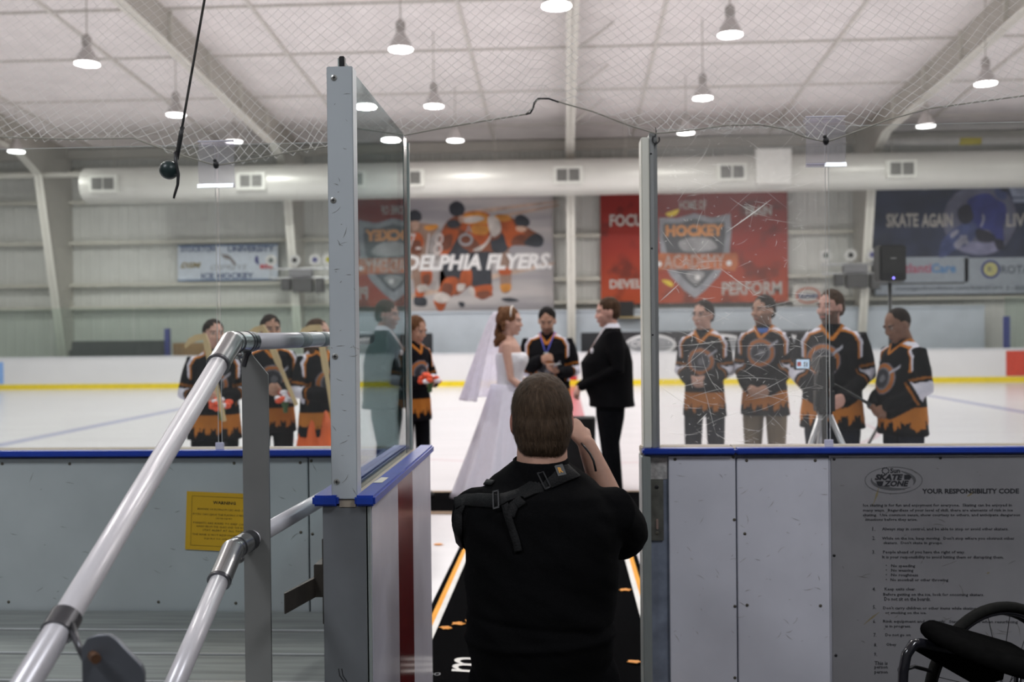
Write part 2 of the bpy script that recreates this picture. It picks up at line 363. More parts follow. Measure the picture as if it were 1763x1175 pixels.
# ---------------------------------------------------------------- lamps
m_lamp = M('lamp_glow', (1, 1, 1), .5, emit=((1, .98, .96), 9))
m_refl = M('lamp_reflector', (.55, .53, .52), .3, .6)
def make_lamp(x, y, z, label):
    t = thing('bay_lamp', (x, y, z), label, 'ceiling lamp', 'high bay lamps over the ice')
    b = BM(); tube(b, [(0, 0, 0), (0, 0, .12), (0, 0, .26), (0, 0, .30)], [.215, .17, .085, .07], 24)
    obj('reflector', b, m_refl, t, 'auto', local=True)
    b = BM(); tube(b, [(0, 0, -.012), (0, 0, 0.0)], .205, 24); obj('lens', b, m_lamp, t, local=True)
    b = BM(); tube(b, [(0, 0, .30), (0, 0, .33), (0, 0, .46), (0, 0, .52)], [.05, .085, .085, .03], 16); obj('ballast', b, M('lamp_ballast', (.5, .48, .46), .4, .3), t, 'auto', local=True)
    b = BM(); tube(b, [(0, 0, .50), (0, 0, 1.0)], .012, 6); r = obj('cord', b, m_steel, t, local=True); r.scale = (1, 1, (roof(y)-z-.5+.03)/.5)
    r.location = (0, 0, .5-.5*r.scale[2])
    ld = bpy.data.lights.new('lamp', 'AREA'); ld.shape = 'DISK'; ld.size = .42; ld.energy = LAMP_W; ld.color = LAMP_COL
    lo = bpy.data.objects.new('lamp_light', ld); COL.objects.link(lo); lo.parent = t; lo.location = (0, 0, -.03)
    return t
LPS = []
for (px, py, Y) in ((150, 102, 17.1), (690, 77, 17.1), (1257, 52, 17.1), (303, 190, 21.6), (747, 175, 21.3), (1210, 161, 21.0), (1697, 136, 20.2),
                    (28, 253, 26), (403, 236, 25.2), (784, 234, 25), (1181, 221, 24.6), (1594, 209, 24.2), (958, 2, 14.0)):
    p = P(px, py+8, Y); LPS.append((p.x, p.y, p.z))
lname = ['nearest high bay lamp on the left', 'high bay lamp hanging highest just right of the tall grey post', 'nearest high bay lamp hanging right of the middle rafter',
         'small high bay lamp seen beside the hanging cord on the left', 'high bay lamp in the second row above the players banner', 'high bay lamp in the second row above the clear right pane',
         'high bay lamp hanging near the right rafter', 'farthest left high bay lamp near the frame edge', 'small far lamp above the clear clip on the left pane',
         'farthest small lamp above the players banner', 'farthest small lamp just over the right pane by the net hem', 'small far lamp left of the bent white pipe', 'lamp at the top edge beside the middle rafter']
proto = None
for (x, y, z), nm in zip(LPS, lname):
    make_lamp(x, y, z, nm)
for (x, y) in ((-8.3, 11), (-2.8, 11), (2.8, 11), (8.4, 11), (-14, 17.5), (-14, 11), (14, 11), (14, 17.5), (14, 22), (-20, 21), (20, 21), (-20, 13), (20, 13), (-5.5, 6.8), (0, 7.2), (5.5, 6.8)):
    make_lamp(x, y, 6.55, 'high bay lamp over the ice outside the view')
for (x, y) in ((-4, -.5), (3.4, -.8)):  # unseen fill lamps, added to brighten the near boards and foreground
    ld = bpy.data.lights.new('fill_lamp', 'AREA'); ld.shape = 'DISK'; ld.size = 1.7; ld.energy = FILL_W; ld.color = (.92, .95, 1.0)
    t = thing('fill_lamp', (x, y, 6.0), 'unseen round fill lamp added behind the camera', 'ceiling lamp', 'added fill lamps behind the camera')
    b = BM(); tube(b, [(0, 0, 0), (0, 0, .2)], [.9, .3], 24); obj('shade', b, m_refl, t, 'auto', local=True)
    b = BM(); tube(b, [(0, 0, .2), (0, 0, roof(y)-6.0)], .012, 6); obj('cord', b, m_steel, t, local=True)
    lo = bpy.data.objects.new('fill_light', ld); COL.objects.link(lo); lo.parent = t; lo.location = (0, 0, -.03)

# ---------------------------------------------------------------- far boards, glass, stand
FY = 27.95
t = thing('rink_boards', (0, FY, 0), 'long white dasher boards with yellow kick strip across the far side of the ice', 'rink boards')
b = BM(); box(b, -25.9, 25.9, FY, FY+.09, .15, .90); obj('panel', b, M('far_white_board', (.78, .78, .80), .4, ns=1, na=.03), t)
b = BM(); box(b, -25.9, 25.9, FY-.02, FY+.09, 0, .15); obj('kick_strip', b, M('yellow_plastic', (.85, .66, .02), .4), t)
b = BM(); box(b, -25.9, 25.9, FY-.02, FY+.12, .90, .935); obj('cap_rail', b, M('pale_cap', (.70, .72, .76), .4), t)
b = BM(); box(b, .05, .35, FY-.012, FY, .15, .90); obj('centre_mark', b, M('red_mark', (.5, .02, .03), .4), t)
c = P(1732, 620, FY); b = BM(); box(b, c.x, c.x+1.9, FY-.012, FY, .17, .86); obj('red_advert', b, M('red_advert', (.62, .06, .03), .4), t)
c = P(6, 640, FY); b = BM(); box(b, c.x-2.2, c.x, FY-.012, FY, .17, .80); obj('blue_advert', b, M('blue_advert', (.25, .45, .85), .4), t)
g_far = Mglass('far_glass', (.90, .95, .92), haze=.04)
for k in range(14):
    x = -17.2+k*2.44
    if -6.6 < x < 10.5: continue
    b = BM(); box(b, x, x+2.42, FY+.03, FY+.042, .94, 2.33)
    obj('glass_pane', b, g_far, t)
m_nvy = M('navy_post', (.02, .03, .28), .4)
for px, y0, lab in ((289, 566, 'blue post standing behind the far boards on the left'), (1732, 545, 'blue post standing behind the far boards on the right')):
    c = P(px, y0, 28.6); b = BM(); box(b, c.x-.07, c.x+.07, 28.5, 28.64, 0, c.z, .01); tag(obj('stand_post', b, m_nvy), lab, 'post')
c0, c1 = P(126, 588, 28.9), P(286, 588, 28.9); b = BM(); box(b, c0.x, c1.x, 28.75, 29.3, 0, c0.z, .04); box(b, c0.x-.12, c0.x+.2, 28.85, 29.2, 0, c0.z-.25, .03)
tag(obj('padded_bench', b, M('charcoal_vinyl', (.035, .04, .045), .5)), 'long dark padded bench box behind the far boards left of the blue post', 'bench')
c0, c1 = P(300, 591, 28.9), P(352, 591, 28.9); b = BM(); box(b, c0.x, c1.x, 28.75, 29.2, 0, c0.z, .02); tag(obj('wooden_crate', b, M('orange_wood', (.42, .20, .07), .6)), 'orange-brown wooden box right of the blue post behind the far boards', 'box')
for px0, px1, py, lab in ((725, 743, 574, 'small black upright box above the far boards left of the bride'), (1000, 1040, 573, 'black square screen above the far boards between officiant and groom')):
    c0, c1 = P(px0, py, 28.5), P(px1, py, 28.5); b = BM(); box(b, c0.x, c1.x, 28.45, 28.75, .0, c0.z, .02); tag(obj('black_case', b, M('black_cloth', (.012, .014, .018), .7)), lab, 'box')
c0, c1 = P(1050, 572, 28.5), P(1412, 570, 28.5)
t = thing('bench_banner', (c0.x, 28.5, 0), 'long black banner with white oval emblems hung behind the far boards', 'banner')
b = BM(); box(b, c0.x, c1.x, 28.48, 28.52, .0, c0.z); obj('cloth', b, M('black_banner', (.02, .02, .024), .6), t)
m_wp = M('white_print', (.75, .75, .76), .6)
m_gp = M('grey_print', (.30, .31, .33), .6)
def ringbm(b, cx, cz, rx, rz, w, Y, n=40):
    o_ = [b.verts.new((cx+rx*math.cos(k*2*math.pi/n), Y, cz+rz*math.sin(k*2*math.pi/n))) for k in range(n)]
    i_ = [b.verts.new((cx+(rx-w)*math.cos(k*2*math.pi/n), Y, cz+(rz-w)*math.sin(k*2*math.pi/n))) for k in range(n)]
    for k in range(n): b.faces.new((o_[k], o_[(k+1) % n], i_[(k+1) % n], i_[k]))
def discbm(b, cx, cz, rx, rz, Y, n=32): b.faces.new([b.verts.new((cx+rx*math.cos(k*2*math.pi/n), Y, cz+rz*math.sin(k*2*math.pi/n))) for k in range(n)])
b = BM()
for px in (1120, 1240, 1345):
    c = P(px, 592, 28.47); discbm(b, c.x, c.z-.03, .72, .30, 28.472)
obj('emblem', b, m_gp, t)
b = BM()
for px in (1120, 1240, 1345):
    c = P(px, 592, 28.47); ringbm(b, c.x, c.z-.03, .72, .30, .07, 28.468)
    text_bm(b, 'CO', c.x-.35, c.z-.0, .42, .18, 28.466, bold=.02)
obj('lettering', b, m_wp, t)
c = P(1078, 546, 29.4); b = BM(); box(b, P(1058, 546, 29.4).x, P(1108, 546, 29.4).x, 29.25, 29.6, c.z-.03, c.z+.0); tag(obj('wall_shelf', b, M('ochre_shelf', (.50, .38, .16), .6)), 'narrow ochre wooden shelf under the red banner', 'shelf')
t = thing('shelf_speaker', (c.x, 29.4, c.z), 'small black loudspeaker standing on the shelf under the red banner', 'loudspeaker')
b = BM(); box(b, c.x-.22, c.x+.22, 29.27, 29.55, c.z+.001, c.z+.46, .02); obj('cabinet', b, m_black, t)
b = BM(); box(b, c.x-.18, c.x+.18, 29.26, 29.275, c.z+.04, c.z+.42); obj('grille', b, M('speaker_mesh', (.02, .02, .02), .8, ns=200, na=.3), t)

# ---------------------------------------------------------------- stage lights on the far columns
def spot_rig(px, py, label):
    Y = 28.9; c = P(px, py, Y); t = thing('spotlight_rig', (c.x, Y, c.z), label, 'stage lights', 'spotlight rigs by the far columns')
    b = BM(); tube(b, [(c.x-.95, Y, c.z+.05), (c.x+.95, Y, c.z+.05)], .03, 8); tube(b, [(c.x-.95, Y, c.z-.22), (c.x+.95, Y, c.z-.22)], .03, 8)
    for s in (-.9, -.3, .3, .9): tube(b, [(c.x+s, Y, c.z+.05), (c.x+s, Y, c.z-.22)], .015, 6)
    tube(b, [(c.x, Y, c.z-.22), (c.x, Y+.45, c.z-.22)], .03, 8); tube(b, [(c.x, Y, c.z+.05), (c.x, Y+.4, c.z+.05)], .03, 8)
    obj('crossbar', b, m_alu, t)
    cols = [(.12, .14, .13), (.05, .05, .05), (.10, .10, .22), (.35, .33, .03)]
    for k, s in enumerate((-.85, -.15, .45, .85)):
        b = BM(); tube(b, [(c.x+s, Y+.12, c.z+.32), (c.x+s, Y-.12, c.z+.30)], [.12, .17], 20); l = obj('spotlight', b, M('spot_can', (.62, .62, .60), .35, .4), t, 'auto')
        b = BM(); tube(b, [(c.x+s, Y-.125, c.z+.30), (c.x+s, Y-.13, c.z+.30)], .08, 16); obj('lens', b, M('spot_lens_%d' % k, cols[k], .2), l)
    for s, ww, hh in ((-.45, .13, .16), (.05, .30, .19), (.55, .12, .20)):
        b = BM(); box(b, c.x+s-ww, c.x+s+ww, Y-.1, Y+.15, c.z-.26-2*hh, c.z-.24, .02); obj('control_box', b, M('dark_box', (.07, .07, .07), .6), t)
    b = BM(); box(b, c.x-.35, c.x+.35, Y-.08, Y+.1, c.z-.19, c.z+.02, .02); obj('dimmer', b, M('dim_grey', (.18, .18, .19), .5), t)
spot_rig(518, 466, 'cluster of round spotlights and dark boxes right of the white university banner')
spot_rig(1472, 458, 'cluster of round spotlights and dark boxes left of the blue skate banner')

# ---------------------------------------------------------------- wall banners
BY = 29.96
def smoothpoly(pts, n=4):
    out = []; m_ = len(pts)
    for i in range(m_):
        p0, p1, p2, p3 = [np.array(pts[(i+k-1) % m_], float) for k in range(4)]
        for j in range(n):
            s = j/n; out.append(tuple(.5*((2*p1)+(-p0+p2)*s+(2*p0-5*p1+4*p2-p3)*s*s+(-p0+3*p1-3*p2+p3)*s**3)))
    return out
def art(parent, name, col, polys, org, sc, Y, smooth=True, mat=None):
    for k_, pts in enumerate(polys):
        q = smoothpoly(pts) if smooth else pts
        b = BM(); vs = [b.verts.new(P(org[0]+x/sc, org[1]+y/sc, Y-k_*.00025)) for x, y in q]; b.faces.new(vs)
        bmesh.ops.triangulate(b, faces=b.faces)
        o = obj(name, b, mat or M('print_%02x%02x%02x' % tuple(int(255*q) for q in col), col, .6, ns=2.5, na=.30), parent)
    return o
def sheet(t, px0, px1, py0, py1, mat, Y=BY, name='sheet'):
    cx = P((px0+px1)/2, (py0+py1)/2, Y); w_, h_ = (px1-px0)/F*Y, (py1-py0)/F*Y
    b = BM(); box(b, cx.x-w_/2, cx.x+w_/2, Y, Y+.03, cx.z-h_/2, cx.z+h_/2); return obj(name, b, mat, t), cx, w_, h_
# university banner
c = P(392, 452, BY); t = thing('wall_banner', c, 'white banner with dark blue lettering reading STOCKTON UNIVERSITY ICE HOCKEY', 'banner')
sheet(t, 303, 481, 422, 483, M('banner_white', (.60, .66, .74), .5))
m_dn = M('navy_print', (.04, .07, .18), .6)
b = BM(); text_px(b, 'STOCKTON', 310, 372, 424, 434, BY-.01, bold=.03); text_px(b, 'UNIVERSITY', 391, 473, 424, 434, BY-.01, bold=.03); text_px(b, 'ICE HOCKEY', 345, 438, 470, 480, BY-.01, bold=.03); obj('lettering', b, m_dn, t)
b = BM(); text_px(b, 'OSPREYS', 361, 426, 456, 465, BY-.01, shear=.3); obj('team_lettering', b, m_gp, t)
b = BM(); text_px(b, 'DSM', 310, 347, 452, 462, BY-.01, bold=.04, shear=.3); obj('sponsor_lettering', b, M('ochre_print', (.30, .24, .10), .6), t)
art(t, 'bird_print', (.22, .20, .20), [[(590, 190), (620, 230), (690, 240), (740, 290), (770, 335), (740, 340), (700, 290), (640, 270)]], (280, 400), 6.08, BY-.012)
art(t, 'flag_print', (.05, .05, .22), [[(975, 250), (1000, 260), (1000, 320), (1020, 340), (990, 335), (965, 300)]], (280, 400), 6.08, BY-.012)
b = BM(); text_px(b, 'acha', 447, 470, 452, 463, BY-.014, bold=.05, shear=.2); obj('league_lettering', b, M('red_print', (.55, .08, .10), .6), t)
b = BM(); c = P(392, 422.5, BY); box(b, c.x-1.56, c.x+1.56, BY-.01, BY, c.z-.03, c.z+.02); c = P(392, 482.5, BY); box(b, c.x-1.56, c.x+1.56, BY-.01, BY, c.z-.02, c.z+.03); obj('border', b, M('hem_blue', (.15, .22, .35), .6), t)

# players banner
c = P(774, 449, BY); t = thing('wall_banner', c, 'big pale banner of three orange hockey players reading PHILADELPHIA FLYERS', 'banner')
mb = bpy.data.materials.new('player_banner_sheet'); mb.use_nodes = True; nt2 = mb.node_tree; wv = nt2.nodes.new('ShaderNodeTexNoise'); wv.inputs['Scale'].default_value = .9
tc2 = nt2.nodes.new('ShaderNodeTexCoord'); mp2 = nt2.nodes.new('ShaderNodeMapping'); mp2.inputs['Rotation'].default_value = (0, .35, 0); mp2.inputs['Scale'].default_value = (.35, 1, 2.4)
nt2.links.new(tc2.outputs['Object'], mp2.inputs[0]); nt2.links.new(mp2.outputs[0], wv.inputs['Vector'])
rp = nt2.nodes.new('ShaderNodeValToRGB'); rp.color_ramp.elements[0].position = .35; rp.color_ramp.elements[0].color = (.30, .29, .31, 1); rp.color_ramp.elements[1].position = .7; rp.color_ramp.elements[1].color = (.50, .47, .46, 1)
nt2.links.new(wv.outputs['Fac'], rp.inputs[0]); nt2.links.new(rp.outputs[0], nt2.nodes['Principled BSDF'].inputs['Base Color']); nt2.nodes['Principled BSDF'].inputs['Roughness'].default_value = .6
sheet(t, 596, 953, 338, 560, mb)
O, S = (690, 320), 4.518
art(t, 'body_print', (.20, .065, .03), [[(380, 260), (500, 215), (690, 230), (780, 340), (830, 500), (705, 540), (700, 780), (710, 860), (575, 850), (545, 780), (450, 850), (400, 860), (310, 960), (260, 900), (300, 800), (350, 720), (340, 540), (300, 530), (320, 350)], [(735, 235), (860, 245), (1000, 335), (1105, 400), (1060, 465), (880, 465), (830, 500), (780, 420)]], O, S, BY-.0065)
art(t, 'body_print', (.26, .17, .13), [[(50, 300), (160, 290), (290, 320), (220, 420), (190, 530), (240, 680), (210, 800), (130, 860), (90, 700), (60, 500)], [(750, 500), (850, 520), (860, 700), (850, 820), (780, 820), (770, 640)]], O, S, BY-.0065)
art(t, 'streak_print', (.46, .34, .27), [[(40, 860), (300, 790), (700, 690), (1150, 600), (1150, 625), (700, 730), (300, 830), (40, 890)], [(500, 200), (800, 160), (1180, 120), (1180, 135), (800, 190), (520, 230)], [(700, 240), (1180, 150), (1180, 170), (720, 260)], [(40, 700), (300, 680), (600, 640), (300, 700), (40, 730)]], O, S, BY-.0018)
art(t, 'shade_print', (.16, .05, .025), [[(460, 340), (560, 400), (620, 480), (520, 500), (450, 440)], [(700, 300), (760, 330), (770, 400), (690, 420)], [(80, 440), (150, 430), (160, 520), (90, 530)], [(330, 400), (400, 380), (390, 480), (320, 500)], [(880, 400), (960, 380), (950, 450), (860, 460)], [(330, 760), (400, 770), (390, 850), (320, 840)], [(590, 830), (690, 820), (680, 870), (620, 885)], [(170, 700), (225, 690), (225, 760), (180, 765)]], O, S, BY-.0155)
art(t, 'haze_print', (.34, .31, .30), [[(180, 330), (320, 340), (330, 560), (200, 560), (150, 450)], [(960, 330), (1010, 330), (1020, 400), (960, 420)], [(240, 680), (330, 690), (300, 800), (230, 800)]], O, S, BY-.0035)
art(t, 'glove_print', (.03, .035, .045), [[(380, 150), (430, 118), (480, 140), (500, 190), (470, 230), (410, 235), (378, 200)], [(60, 215), (110, 188), (155, 215), (158, 265), (110, 285), (62, 270)], [(890, 245), (940, 225), (995, 260), (1000, 305), (950, 320), (895, 300)],
     [(360, 280), (420, 265), (460, 290), (450, 320), (400, 330), (365, 315)], [(700, 400), (770, 370), (830, 420), (820, 510), (720, 520)], [(380, 400), (460, 380), (560, 430), (520, 520), (390, 530)],
     [(1010, 390), (1060, 370), (1110, 410), (1100, 465), (1050, 478), (965, 460), (965, 430)], [(340, 520), (520, 520), (720, 520), (700, 640), (690, 780), (560, 775), (540, 660), (480, 650), (460, 720), (345, 700)],
     [(450, 905), (495, 910), (490, 945), (460, 940)], [(200, 1020), (280, 1025), (290, 1045), (225, 1060)], [(780, 880), (850, 870), (920, 895), (830, 905)], [(105, 870), (150, 860), (200, 880), (195, 935), (110, 930)]], O, S, BY-.010)
art(t, 'jersey_print', (.40, .085, .02), [[(500, 215), (600, 198), (690, 225), (720, 300), (690, 420), (620, 500), (520, 500), (470, 450), (460, 350), (480, 280)], [(730, 240), (800, 225), (860, 260), (900, 330), (960, 370), (950, 430), (880, 460), (830, 470), (800, 380), (750, 300)],
     [(320, 350), (400, 340), (460, 360), (420, 440), (360, 540), (300, 530)], [(80, 380), (150, 370), (180, 450), (120, 530), (70, 500)], [(350, 720), (440, 720), (430, 820), (370, 860), (300, 820)], [(480, 660), (545, 650), (550, 760), (480, 770), (460, 730)],
     [(570, 790), (690, 770), (715, 800), (690, 865), (620, 880), (570, 850)], [(160, 670), (240, 665), (235, 760), (170, 770)], [(770, 640), (855, 640), (850, 690), (770, 690)], [(120, 800), (170, 815), (180, 860), (115, 860)], [(260, 890), (350, 920), (310, 985), (270, 940)]], O, S, BY-.014)
art(t, 'trim_print', (.52, .22, .04), [[(490, 230), (600, 205), (680, 235), (700, 290), (600, 300), (490, 290)], [(740, 230), (830, 230), (860, 265), (790, 280), (740, 260)], [(180, 320), (270, 300), (290, 325), (220, 350)], [(780, 770), (850, 765), (855, 810), (800, 830), (775, 800)], [(560, 310), (690, 320), (660, 380), (560, 370)]], O, S, BY-.017)
art(t, 'sock_print', (.50, .46, .43), [[(490, 250), (600, 235), (650, 260), (560, 290), (490, 285)], [(680, 240), (760, 260), (780, 350), (720, 400), (685, 330)], [(130, 780), (200, 770), (205, 810), (140, 830)], [(270, 840), (330, 830), (390, 870), (330, 915), (260, 890)], [(540, 790), (570, 800), (575, 860), (530, 830)], [(560, 500), (650, 450), (700, 380), (690, 430), (620, 505)], [(440, 770), (500, 765), (490, 810), (445, 820)]], O, S, BY-.018)
art(t, 'face_print', (.50, .33, .25), [[(80, 280), (140, 280), (135, 335), (100, 350), (78, 320)], [(450, 240), (490, 235), (490, 280), (460, 290)], [(900, 320), (950, 315), (980, 340), (940, 360), (900, 345)]], O, S, BY-.019)
b = BM(); c = P(802, 413, BY); ringbm(b, c.x, c.z, .22, .19, .07, BY-.02); text_px(b, 'A', 801, 813, 388, 402, BY-.021); obj('crest_print', b, m_gp, t)
b = BM(); text_px(b, '17-18', 683, 764, 402, 440, BY-.022, bold=-.01, shear=.2); obj('season_lettering', b, M('season_print', (.62, .55, .53), .6), t)
b = BM(); text_px(b, 'PHILADELPHIA FLYERS.', 604, 951, 438, 466, BY-.024, bold=.045, shear=.22); obj('lettering', b, M('bright_white_print', (.80, .79, .79), .6), t)

# red academy banner
c = P(1194, 427, BY); t = thing('wall_banner', c, 'red and orange banner with a grey shield reading HOCKEY ACADEMY', 'banner')
mb = bpy.data.materials.new('red_banner_sheet'); mb.use_nodes = True; nt2 = mb.node_tree; n1 = nt2.nodes.new('ShaderNodeTexNoise'); n1.inputs['Scale'].default_value = 1.4; n1.inputs['Detail'].default_value = 3
tc2 = nt2.nodes.new('ShaderNodeTexCoord'); s2 = nt2.nodes.new('ShaderNodeSeparateXYZ'); nt2.links.new(tc2.outputs['Object'], n1.inputs['Vector']); nt2.links.new(tc2.outputs['Object'], s2.inputs[0])
r1 = nt2.nodes.new('ShaderNodeMapRange'); r1.inputs['From Min'].default_value = P(1194, 521, BY).z; r1.inputs['From Max'].default_value = P(1194, 333, BY).z; nt2.links.new(s2.outputs[2], r1.inputs['Value'])
rp = nt2.nodes.new('ShaderNodeValToRGB'); rp.color_ramp.elements[0].color = (.42, .060, .010, 1); rp.color_ramp.elements[1].color = (.20, .008, .006, 1); e = rp.color_ramp.elements.new(.5); e.color = (.30, .020, .008, 1); nt2.links.new(r1.outputs[0], rp.inputs[0])
mr2 = nt2.nodes.new('ShaderNodeMapRange'); mr2.inputs['From Min'].default_value = .52; mr2.inputs['From Max'].default_value = .66; mr2.inputs['To Min'].default_value = 1; mr2.inputs['To Max'].default_value = .45; nt2.links.new(n1.outputs['Fac'], mr2.inputs['Value'])
sc2 = nt2.nodes.new('ShaderNodeVectorMath'); sc2.operation = 'SCALE'; nt2.links.new(rp.outputs[0], sc2.inputs[0]); nt2.links.new(mr2.outputs[0], sc2.inputs['Scale']); nt2.links.new(sc2.outputs[0], nt2.nodes['Principled BSDF'].inputs['Base Color']); nt2.nodes['Principled BSDF'].inputs['Roughness'].default_value = .6
sheet(t, 1036, 1353, 334, 521, mb)
O, S = (1030, 320), 5.185
art(t, 'shield_rim', (.30, .31, .34), [[(545, 285), (700, 290), (860, 245), (1010, 285), (1180, 250), (1190, 420), (1170, 620), (1080, 800), (960, 930), (865, 1005), (760, 930), (640, 800), (560, 620), (540, 450)]], O, S, BY-.008, False)
art(t, 'shield_field', (.09, .095, .105), [[(585, 335), (720, 335), (860, 295), (1000, 335), (1130, 320), (1135, 450), (1110, 620), (1030, 760), (940, 860), (865, 920), (790, 860), (700, 760), (620, 620), (580, 470)]], O, S, BY-.011, False)
art(t, 'puck_print', (.35, .35, .36), [[(720, 500), (860, 460), (1000, 480), (1060, 560), (900, 590), (760, 580)], [(780, 790), (900, 760), (950, 800), (870, 880)]], O, S, BY-.013)
art(t, 'scroll', (.46, .13, .04), [[(535, 600), (865, 610), (1240, 600), (1250, 700), (1220, 765), (1100, 745), (865, 745), (620, 745), (535, 760)]], O, S, BY-.015, False)
art(t, 'comet_print', (.75, .55, .03), [[(600, 250), (660, 225), (720, 210), (700, 255), (640, 275)], [(570, 840), (640, 850), (670, 890), (640, 900), (590, 870)]], O, S, BY-.008)
b = BM(); discbm(b, P(1255, 453.5, BY).x, P(1255, 453.5, BY).z, .08, .08, BY-.018); discbm(b, P(1135, 455, BY).x, P(1135, 455, BY).z, .08, .08, BY-.018); discbm(b, P(1201, 478, BY).x, P(1201, 478, BY).z, .08, .08, BY-.018); obj('stud_print', b, M('bright_white_print'), t)
b = BM(); text_px(b, 'HOCKEY', 1147, 1245, 387, 407, BY-.017, bold=.05); obj('emblem_lettering', b, M('orange_print', (.78, .33, .10), .6), t)
b = BM(); text_px(b, 'ACADEMY', 1144, 1246, 439, 462, BY-.017, bold=.0)
text_px(b, 'HOME OF', 1170, 1216, 345, 361, BY-.012, bold=.02); text_px(b, 'FOCUS', 1050, 1117, 369, 390, BY-.012, bold=.03); text_px(b, 'DEVELOP', 1050, 1131, 481, 497, BY-.012, bold=.04); text_px(b, 'TRAIN', 1281, 1328, 355, 371, BY-.012, bold=.04); text_px(b, 'PERFORM', 1244, 1345, 485, 508, BY-.012, bold=.03)
obj('lettering', b, M('pale_print', (.46, .43, .40), .6), t)

# blue skate banner
c = P(1700, 413, BY); t = thing('wall_banner', c, 'dark blue banner of a crouching skater reading SKATE AGAIN over white sponsor boxes', 'banner')
sheet(t, 1513, 1960, 320, 460, M('dark_blue_banner', (.028, .036, .075), .55, ns=1.2, na=.5))
O, S = (1500, 300), 5.342
art(t, 'halo_print', (.12, .125, .19), [[(665, 380), (700, 270), (800, 160), (950, 110), (1120, 110), (1260, 190), (1330, 330), (1330, 480), (1260, 620), (1150, 720), (960, 745), (800, 700), (700, 580), (665, 480)]], O, S, BY-.006)
art(t, 'arena_print', (.30, .34, .46), [[(1260, 110), (1900, 90), (1900, 210), (1300, 210)], [(1300, 225), (1900, 215), (1900, 260), (1310, 260)]], O, S, BY-.005, False)
art(t, 'ice_print', (.22, .22, .34), [[(800, 680), (900, 620), (1050, 640), (1160, 620), (1150, 700), (1050, 740), (900, 730)]], O, S, BY-.008)
art(t, 'shadow_print', (.02, .02, .04), [[(800, 320), (900, 280), (940, 400), (880, 460), (810, 430)], [(980, 500), (1130, 560), (1130, 620), (1000, 620), (960, 560)], [(1130, 600), (1210, 610), (1220, 690), (1160, 690)], [(1180, 110), (1240, 105), (1255, 150), (1210, 160)]], O, S, BY-.014)
art(t, 'jersey_print', (.03, .04, .20), [[(880, 250), (980, 190), (1080, 180), (1150, 230), (1230, 280), (1240, 400), (1210, 500), (1220, 620), (1160, 620), (1090, 520), (980, 500), (910, 420), (930, 330)]], O, S, BY-.011)
art(t, 'leg_print', (.06, .08, .20), [[(650, 620), (720, 540), (830, 460), (940, 440), (980, 520), (900, 640), (760, 700), (700, 750), (620, 760)], [(1140, 130), (1200, 140), (1250, 190), (1220, 240), (1150, 210)]], O, S, BY-.013)
art(t, 'stripe_print', (.28, .28, .36), [[(730, 550), (790, 510), (800, 540), (740, 590)], [(830, 560), (900, 620), (880, 650), (820, 600)], [(1020, 360), (1045, 400), (1020, 480), (1000, 480), (1025, 420)], [(760, 640), (860, 560), (880, 600), (800, 690)]], O, S, BY-.016)
b = BM(); text_px(b, 'SKATE', 1527, 1580, 368, 391, BY-.018, bold=.03); text_px(b, 'AGAIN', 1588, 1639, 368, 391, BY-.018, bold=.03); text_px(b, 'LIVE', 1734, 1775, 368, 390, BY-.018, bold=.01); obj('lettering', b, M('pale_print'), t)
m_sb = M('sponsor_white', (.34, .38, .43), .55)
sheet(t, 1555, 1665, 443, 486, m_sb, BY-.01, 'sponsor_box'); sheet(t, 1513, 1555, 443, 486, m_sb, BY-.01, 'sponsor_box'); sheet(t, 1668, 1960, 443, 486, m_sb, BY-.01, 'sponsor_box'); sheet(t, 1517, 1960, 488, 505, m_sb, BY-.01, 'address_strip')
sheet(t, 1514, 1960, 484, 508, M('dark_frame', (.04, .045, .05), .5), BY-.002, 'frame')
b = BM(); text_px(b, 'Atlanti', 1543, 1602, 454, 470, BY-.02, bold=.02); obj('sponsor_lettering', b, M('rose_print', (.42, .10, .16), .6), t)
b = BM(); text_px(b, 'Care', 1604, 1645, 454, 470, BY-.02, bold=.03); obj('sponsor_lettering', b, M('sky_print', (.10, .25, .50), .6), t)
b = BM(); c = P(1705, 464, BY); ringbm(b, c.x, c.z, .27, .27, .06, BY-.02); obj('club_ring', b, M('navy_ring', (.03, .04, .20), .5), t)
b = BM(); discbm(b, c.x, c.z, .20, .20, BY-.02); obj('club_disc', b, M('yellow_disc', (.55, .52, .22), .5), t)
b = BM(); text_px(b, 'ROTARY', 1725, 1795, 457, 471, BY-.02, bold=.02); text_px(b, 'R', 1701, 1709, 459, 469, BY-.022); text_px(b, 'skateagainfoundation.com/AtlantiCare', 1545, 1722, 492, 501, BY-.02, bold=.01); text_px(b, '1-888', 1735, 1775, 492, 500, BY-.02); obj('address_lettering', b, M('slate_print', (.10, .12, .15), .6), t)
# small round company sign
c = P(1391, 509, 30.0); t = thing('wall_sign', c, 'small white sign with a red oval on the far wall above the bearded man', 'sign')
sheet(t, 1366, 1417, 490, 527, M('cream_sign', (.58, .57, .53), .5), 30.0)
b = BM(); ringbm(b, c.x, c.z, .36, .24, .05, 29.985); obj('oval', b, M('orange_red', (.55, .15, .08), .5), t)
b = BM(); text_px(b, 'GLENN', 1374, 1408, 506, 514, 29.98, bold=.04); obj('lettering', b, m_dn, t)

